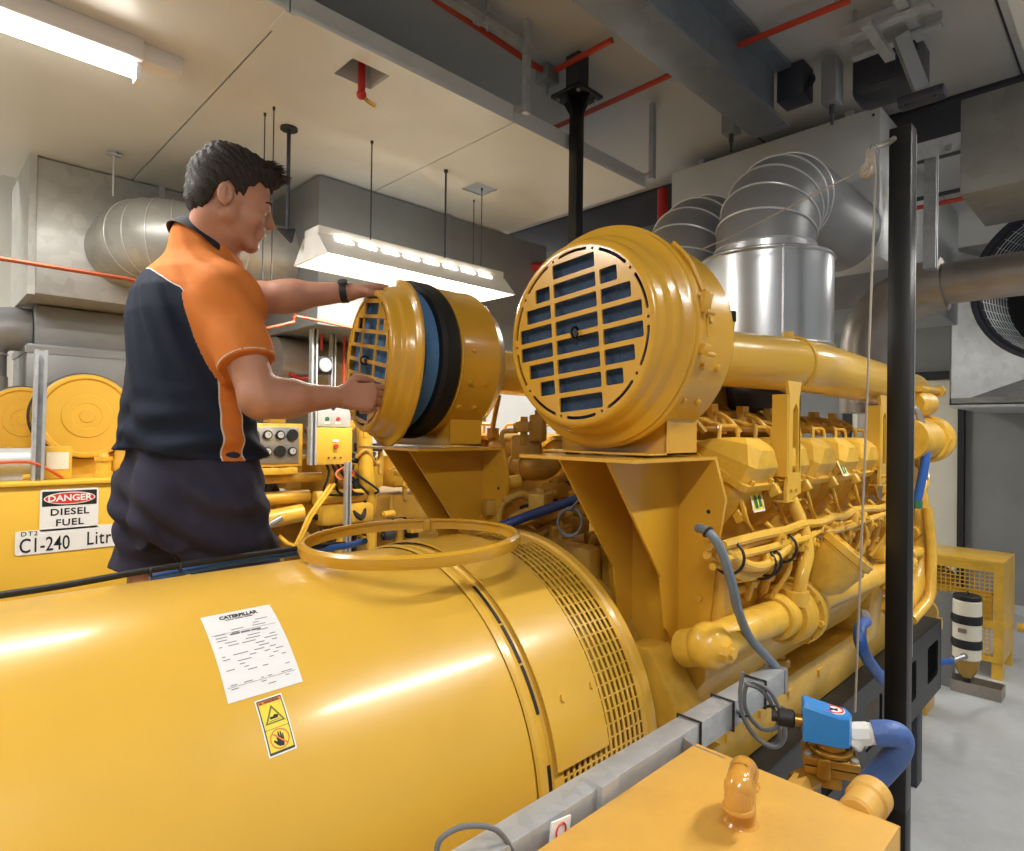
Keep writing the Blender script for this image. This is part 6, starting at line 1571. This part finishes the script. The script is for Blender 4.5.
# hands
def hand(F_, W, d, n, s_dir, curls, thumb, sc=1.0, spread=.0):
    d = d/np.linalg.norm(d); n = n-d*(n@d); n /= np.linalg.norm(n); s_dir = s_dir-d*(s_dir@d)-n*(s_dir@n); s_dir /= np.linalg.norm(s_dir)
    kn = []
    for i, (o, L) in enumerate(((.029, .088), (.010, .092), (-.010, .086), (-.028, .077))):
        k = W+d*L*sc+s_dir*o*sc; kn.append(k)
        F_.cone(W+s_dir*o*.6*sc+d*.012, k, .0155*sc, .0105*sc, .012)
    F_.ell(W+d*.05*sc+n*.004, np.array([.046, .034, .014])*sc, np.stack([d, s_dir, n], 1), .012)
    F_.ell(W+d*.03*sc+s_dir*.022*sc+n*.008, np.array([.03, .014, .014])*sc, np.stack([d, s_dir, n], 1), .012)
    lens = ((.041, .025, .021), (.045, .028, .022), (.042, .026, .021), (.034, .020, .018))
    for i, k in enumerate(kn):
        a = 0; p = k; r = (.0092, .0094, .0090, .0082)[i]*sc
        e = d+s_dir*spread*(1.5-i)
        for j in range(3):
            a += math.radians(curls[i][j]); q = p+(e*math.cos(a)+n*math.sin(a))*lens[i][j]*sc
            F_.cone(p, q, r, r*.92, .0035); p = q; r *= .92
    p = W+d*.022*sc+s_dir*.028*sc+n*.004; r = .0125*sc
    for (L, v) in zip((.036, .032, .025), thumb):
        v = d*v[0]+s_dir*v[1]+n*v[2]; v /= np.linalg.norm(v); q = p+v*L*sc; F_.cone(p, q, r, r*.86, .006); p = q; r *= .86
fR = np.array(R0); fF = np.array(F0); Z3 = np.array([0, 0, 1.0])
hand(FD, wrR, fR*.85+fF*.50+Z3*.05, fF*.9-fR*.3-Z3*.25, Z3, ((18, 42, 28), (34, 60, 34), (46, 72, 35), (54, 76, 35)), ((.75, .75, .15), (.95, .1, .35), (.95, -.15, .35)), .98)
hand(FD, wrL, fR*.80+fF*.35+Z3*.20, -Z3, -fF, ((22, 25, 20), (24, 28, 22), (26, 30, 22), (28, 32, 22)), ((.7, .6, .35), (.85, .25, .45), (.9, 0, .45)), .95, .10)
P, Fc = FD.mesh(); body = field_object(P, Fc, 'body', M['skin'], man, 1)
del FD
for sy in (-1, 1):
    e = MB(); e.ball(H(.0738, sy*.0305, -.008), .0118, None, 20); eo = e.build('eye', 'eye_white', man)
    e = MB(); e.ball(H(.0812, sy*.0305, -.009), .0055, None, 12); e.build('iris', 'iris', eo)
    # lids closed over the lower gaze
    e = MB(); e.tube([H(.076, sy*.017, -.004), H(.0845, sy*.026, .0015), H(.0845, sy*.036, .001), H(.074, sy*.044, -.005)], .0032, 8); e.build('eyelid', 'skin', man)
    e = MB(); e.tube([H(.0865, sy*.014, .013), H(.0895, sy*.028, .0185), H(.083, sy*.040, .017), H(.074, sy*.047, .011)], lambda t: .0030*(1-abs(t-.4)), 8); e.build('eyebrow', 'hair_brown', man)
e = MB(); e.tube([H(.0885, -.020, -.0665), H(.0965, -.008, -.0655), H(.0965, .008, -.0655), H(.0885, .020, -.0665)], .0022, 8); e.build('lips', 'lip', man)
# ---- hair
HF = Field(HC-.16, HC+.17, .0028)
HF.ell(H(-.017, 0, .038), (.100, .080, .088), HM, .01)
HF.ell(H(.045, 0, .092), (.052, .058, .030), HM, .02)
HF.ell(H(-.02, 0, .108), (.07, .06, .024), HM, .02)
HF.ell(H(-.055, 0, -.02), (.055, .066, .055), HM, .02)
p = HF.allp(); q = (p-HC)@HM
x, y, z = q[..., 0], q[..., 1], q[..., 2]
zl = np.interp(x, [-.13, -.09, -.070, -.052, -.042, -.024, -.006, .002, .014, .024, .045, .070, .09, .12], [-.088, -.085, -.078, -.055, -.010, .014, .006, -.020, -.022, .026, .046, .054, .064, .070])
wob = .004*np.sin(y*140+x*60)+.003*np.sin(x*230+z*90)
HF.d = np.maximum(HF.d+.0035*np.sin((x*.6+z)*260+np.sin(y*90)*2)*np.cos(y*200+x*120)*.8, (zl+wob-z)*.7).astype(np.float32)
P, Fc = HF.mesh(); hair = field_object(P, Fc, 'hair', M['hair_brown'], man, 1)
random.seed(4); mb = MB()
for k in range(420):
    a = random.uniform(0, 2*PI); r_ = math.sqrt(random.random())
    x = .02+.085*r_*math.cos(a); y = .062*r_*math.sin(a)
    zz = .038+.088*math.sqrt(max(0, 1-((x+.017)/.1)**2-(y/.08)**2))
    zz = max(zz, .092+.030*math.sqrt(max(0, 1-((x-.045)/.052)**2-(y/.058)**2)))
    b0 = H(x, y, zz-.004); L = random.uniform(.012, .026)*(1.25 if x > .04 else .9)
    dr = HM@np.array([.75+random.uniform(-.3, .3), random.uniform(-.5, .5)+y*4, .75+random.uniform(-.3, .5)]); dr /= np.linalg.norm(dr)
    dr2 = HM@np.array([1, random.uniform(-.3, .3), .15+random.uniform(-.4, .3)]); dr2 /= np.linalg.norm(dr2)
    mb.tube([Vector(b0), Vector(b0+dr*L*.55), Vector(b0+dr*L*.7+dr2*L*.45)], lambda t: .0024*(1-t)+.0004, 5, 2)
mb.build('hair_tufts', 'hair_brown', man)
# ---- polo shirt
nd0 = f_*.50-l_*.10+np.array([0, 0, .86]); nd0 /= np.linalg.norm(nd0)
SF = Field((BC[0]-.34, BC[1]-.42, 1.46), (BC[0]+.36, BC[1]+.36, 2.14), .0040)
TZs = [1.47, 1.52, 1.60, 1.70, 1.80, 1.88, 1.94, 1.985, 2.02, 2.05, 2.085]
TA = [.172, .170, .155, .142, .140, .142, .136, .118, .092, .070, .052]
TB = [.200, .198, .186, .178, .180, .186, .190, .176, .145, .105, .075]
TX = [.014, .012, .006, .0, .0, .002, .006, .010, .016, .024, .03]
SF.loft(BO, f_, l_, TZs, TA, TB, TX, .01)
SF.cone(neck0+np.array([0, 0, -.07]), neck0+nd0*.01, .095, .088, .02)
def sleeve(sh, el, inner, r0, r1, L):
    SF.cone(inner, sh, .080, r0, .04); SF.cone(sh, sh+(el-sh)*L, r0, r1, .045)
sleeve(shR+l_*.0, elR, BO-l_*.08+f_*.01+np.array([0, 0, 1.93]), .070, .066, .75)
sleeve(shL, elL, BO+l_*.08+f_*.01+np.array([0, 0, 1.955]), .070, .062, .75)
p = SF.allp(); q = p-BO; xb = q@f_; yb = q@l_; zb_ = p[..., 2]
rng = np.random.RandomState(2)
# folds of the cloth: at the waist, under the arm and across the back
ph = np.arctan2(yb, xb+.02)
low = np.clip((1.72-zb_)/.22, 0, 1)
fold = .0065*low*np.sin(zb_*95+np.sin(ph*2.3+1)*2.2+ph*3)+.006*low*np.sin(zb_*55-ph*4)+.0038*np.sin(ph*5+zb_*22)*np.clip((1.98-zb_)/.1, 0, 1)
dA = np.linalg.norm(p-(BO+f_*.02-l_*.165+np.array([0, 0, 1.86])), axis=-1)
fold += .0075*np.exp(-(dA/.16)**2)*np.sin(ph*16+zb_*45)
dd = SF.d+fold
def cutp(dd, o, n): 
    n = np.array(n); n = n/np.linalg.norm(n); return np.maximum(dd, (p-o)@n)
hem = 1.536+.010*np.sin(ph*2+.5)+.075*yb
dd = np.maximum(dd, hem-zb_)
for sh, el, L in ((shR, elR, .66), (shL, elL, .66)):
    ax = (el-sh)/np.linalg.norm(el-sh); o = sh+(el-sh)*L; t = (p-o)@ax; rad = np.linalg.norm((p-o)-t[..., None]*ax, axis=-1)
    side = (yb < -.15) if sh is shR else (yb > .1)
    dd = np.where((rad < .098) & (t > -.05) & (side | (xb > .16)), np.maximum(dd, t), dd)
# neck opening
nd = f_*.50-l_*.10+np.array([0, 0, .86]); nd /= np.linalg.norm(nd); o = neck0+nd*.012
tn = (p-o)@nd; rn = np.linalg.norm(p-o-tn[..., None]*nd, axis=-1)
dd = np.where((rn < .115), np.maximum(dd, tn), dd)
SF.d = dd.astype(np.float32)
def shirt_attr(P):
    q = P-BO; xb = q@f_; yb = q@l_; z = P[:, 2]; ph = np.degrees(np.arctan2(yb, xb+.01))   # -90 right side, +-180 back
    pa = np.where(ph > 90, ph-360, ph)     # -270 (left) .. 90
    zb = np.interp(pa, [-270, -225, -205, -180, -160, -147, -133, -115, -95, -80, 0, 90], [1.97, 1.99, 1.997, 1.99, 1.982, 1.972, 1.955, 1.925, 1.845, 1.78, 1.90, 1.97])
    s1 = z-zb
    pc = np.interp(z, [1.5, 1.6, 1.7, 1.8], [-76, -77, -80, -86]); w = np.interp(z, [1.5, 1.8], [.022, .018])
    s2 = w-np.abs(pa-pc)*.0026
    s2 = np.where(z < 1.83, s2, -.1)
    t = (P-shR)@((elR-shR)/np.linalg.norm(elR-shR)); rad = np.linalg.norm(P-shR-t[:, None]*((elR-shR)/np.linalg.norm(elR-shR)), axis=1)
    s3 = np.where((rad < .095) & (t > -.02) & (yb < -.165), .02, -.1)
    tl = (P-shL)@((elL-shL)/np.linalg.norm(elL-shL)); radl = np.linalg.norm(P-shL-tl[:, None]*((elL-shL)/np.linalg.norm(elL-shL)), axis=1); s4 = np.where((tl > .02) & (radl < .085), .02, -.1)
    sl = .66*np.linalg.norm(elR-shR)-t; cuff = np.where((rad < .082) & (sl < .05), np.abs(sl-.006), .5)
    return {'orange': np.maximum(np.maximum(s1, s2), np.maximum(s3, s4)), 'cuff': cuff, 'seam': np.where((z > zb+.004), np.abs(pa+137+(z-1.9)*60)*.0026, .5)}
P, Fc = SF.mesh()
m = bpy.data.materials.new('shirt_cloth'); m.use_nodes = True; n = m.node_tree.nodes; l = m.node_tree.links; b = n['Principled BSDF']
b.inputs['Roughness'].default_value = .8; b.inputs['Specular IOR Level'].default_value = .25
a1_ = n.new('ShaderNodeAttribute'); a1_.attribute_name = 'orange'
g1 = n.new('ShaderNodeMath'); g1.operation = 'GREATER_THAN'; g1.inputs[1].default_value = 0; l.new(a1_.outputs['Fac'], g1.inputs[0])
mx = n.new('ShaderNodeMix'); mx.data_type = 'RGBA'; mx.inputs[6].default_value = (*rgb('171F31'), 1); mx.inputs[7].default_value = (*rgb('C97432'), 1); l.new(g1.outputs[0], mx.inputs[0])
ab = n.new('ShaderNodeMath'); ab.operation = 'ABSOLUTE'; l.new(a1_.outputs['Fac'], ab.inputs[0])
lt = n.new('ShaderNodeMath'); lt.operation = 'LESS_THAN'; lt.inputs[1].default_value = .0016; l.new(ab.outputs[0], lt.inputs[0])
m2 = n.new('ShaderNodeMix'); m2.data_type = 'RGBA'; l.new(lt.outputs[0], m2.inputs[0]); l.new(mx.outputs[2], m2.inputs[6]); m2.inputs[7].default_value = (*rgb('C9C4BC'), 1)
a2_ = n.new('ShaderNodeAttribute'); a2_.attribute_name = 'cuff'; l2 = n.new('ShaderNodeMath'); l2.operation = 'LESS_THAN'; l2.inputs[1].default_value = .0016; l.new(a2_.outputs['Fac'], l2.inputs[0])
m3 = n.new('ShaderNodeMix'); m3.data_type = 'RGBA'; l.new(l2.outputs[0], m3.inputs[0]); l.new(m2.outputs[2], m3.inputs[6]); m3.inputs[7].default_value = (*rgb('C9C4BC'), 1)
a3_ = n.new('ShaderNodeAttribute'); a3_.attribute_name = 'seam'; l3 = n.new('ShaderNodeMath'); l3.operation = 'LESS_THAN'; l3.inputs[1].default_value = .0012; l.new(a3_.outputs['Fac'], l3.inputs[0])
m4 = n.new('ShaderNodeMix'); m4.data_type = 'RGBA'; l.new(l3.outputs[0], m4.inputs[0]); l.new(m3.outputs[2], m4.inputs[6]); m4.inputs[7].default_value = (*rgb('A85A1E'), 1)
l.new(m4.outputs[2], b.inputs['Base Color'])
tc = n.new('ShaderNodeTexCoord'); t = n.new('ShaderNodeTexNoise'); t.inputs['Scale'].default_value = 25; t.inputs['Detail'].default_value = 6; l.new(tc.outputs['Object'], t.inputs['Vector'])
bp = n.new('ShaderNodeBump'); bp.inputs['Strength'].default_value = .25; bp.inputs['Distance'].default_value = .01; l.new(t.outputs['Fac'], bp.inputs['Height']); l.new(bp.outputs['Normal'], b.inputs['Normal'])
shirt = field_object(P, Fc, 'polo_shirt', m, man, 1, shirt_attr)
# collar: folded band leaning round the neck
mb = MB(); ring0 = []; N_ = 44
cu = np.cross(nd, l_); cu /= np.linalg.norm(cu); cl = np.cross(nd, cu)
rows = []
for (h_, r_) in ((-.010, .096), (-.014, .101), (.014, .089), (.026, .083), (.029, .079), (.024, .076), (.0, .082)):
    rows.append([neck0+nd*(h_+.010*math.cos(2*PI*k/N_))+(cu*math.cos(2*PI*k/N_)+cl*math.sin(2*PI*k/N_)*.98)*r_ for k in range(N_)])
mb.hull([[Vector(v) for v in r] for r in rows], False, False); mb.build('collar', 'collar_navy', man)
# collar leaf falling over the front of the right shoulder
# ---- shorts
KF = Field((BC[0]-.36, BC[1]-.36, 1.14), (BC[0]+.36, BC[1]+.36, 1.60), .0042)
KF.loft(BO, f_, l_, [1.30, 1.36, 1.44, 1.50, 1.585], [.13, .150, .158, .154, .140], [.175, .19, .195, .186, .170], [.028, .024, .018, .016, .016], .02)
for hp_, kn_ in ((hipR, knR), (hipL, knL)):
    KF.cone(hp_+np.array([0, 0, -.02]), hp_+(kn_-hp_)*.56, .118, .108, .02)
KF.ell(BO-f_*.085-l_*.075+np.array([0, 0, 1.42]), (.066, .075, .085), None, .04); KF.ell(BO-f_*.085+l_*.075+np.array([0, 0, 1.42]), (.066, .075, .085), None, .04)
p = KF.allp(); q = p-BO; xb = q@f_; yb = q@l_; z = p[..., 2]; ph = np.arctan2(yb, xb)
fold = .006*np.sin(z*70+ph*5+np.sin(ph*3)*1.5)*np.clip((1.5-z)/.1, 0, 1)+.0045*np.sin(z*38-yb*60)+.0025*np.sin(xb*90+z*50)
KF.d = np.maximum(np.maximum(KF.d+fold, (1.226-z)), z-(1.548+.05*yb)).astype(np.float32)
P, Fc = KF.mesh(); shorts = field_object(P, Fc, 'shorts', M['shorts_navy'], man, 2)
# ---- boots
for an_ in (anR, anL):
    BF = Field(an_-np.array([.16, .16, .11]), an_+np.array([.24, .24, .12]), .006)
    BF.cone(an_+np.array([0, 0, .09]), an_+np.array([0, 0, -.05]), .05, .048, .02); BF.cone(an_+np.array([0, 0, -.06]), an_+f_*.15+np.array([0, 0, -.065]), .042, .038, .03)
    p = BF.allp(); BF.d = np.maximum(BF.d, .502-p[..., 2]).astype(np.float32)
    P, Fc = BF.mesh(); field_object(P, Fc, 'boot', M['boot_leather'], man, 1)
# ---- wristwatch on the far wrist
wd = (wrL-elL)/np.linalg.norm(wrL-elL); wc = wrL-wd*.016
mb = MB(); mb.lathe([(-.010, .0285), (-.010, .0305), (.010, .0305), (.010, .0285)], Vector(wc), Vector(wd), 36, closed=True); wt = mb.build('wristwatch', 'black_rubber', man); wt['label'] = 'black wristwatch on the raised arm'
nz = Vector(-fF*.5+Z3*.7).normalized(); MB().cyl(Vector(wc)+nz*.026, Vector(wc)+nz*.036, .015, seg=24, bev=.002).build('watch_case', 'steel_dark', wt)
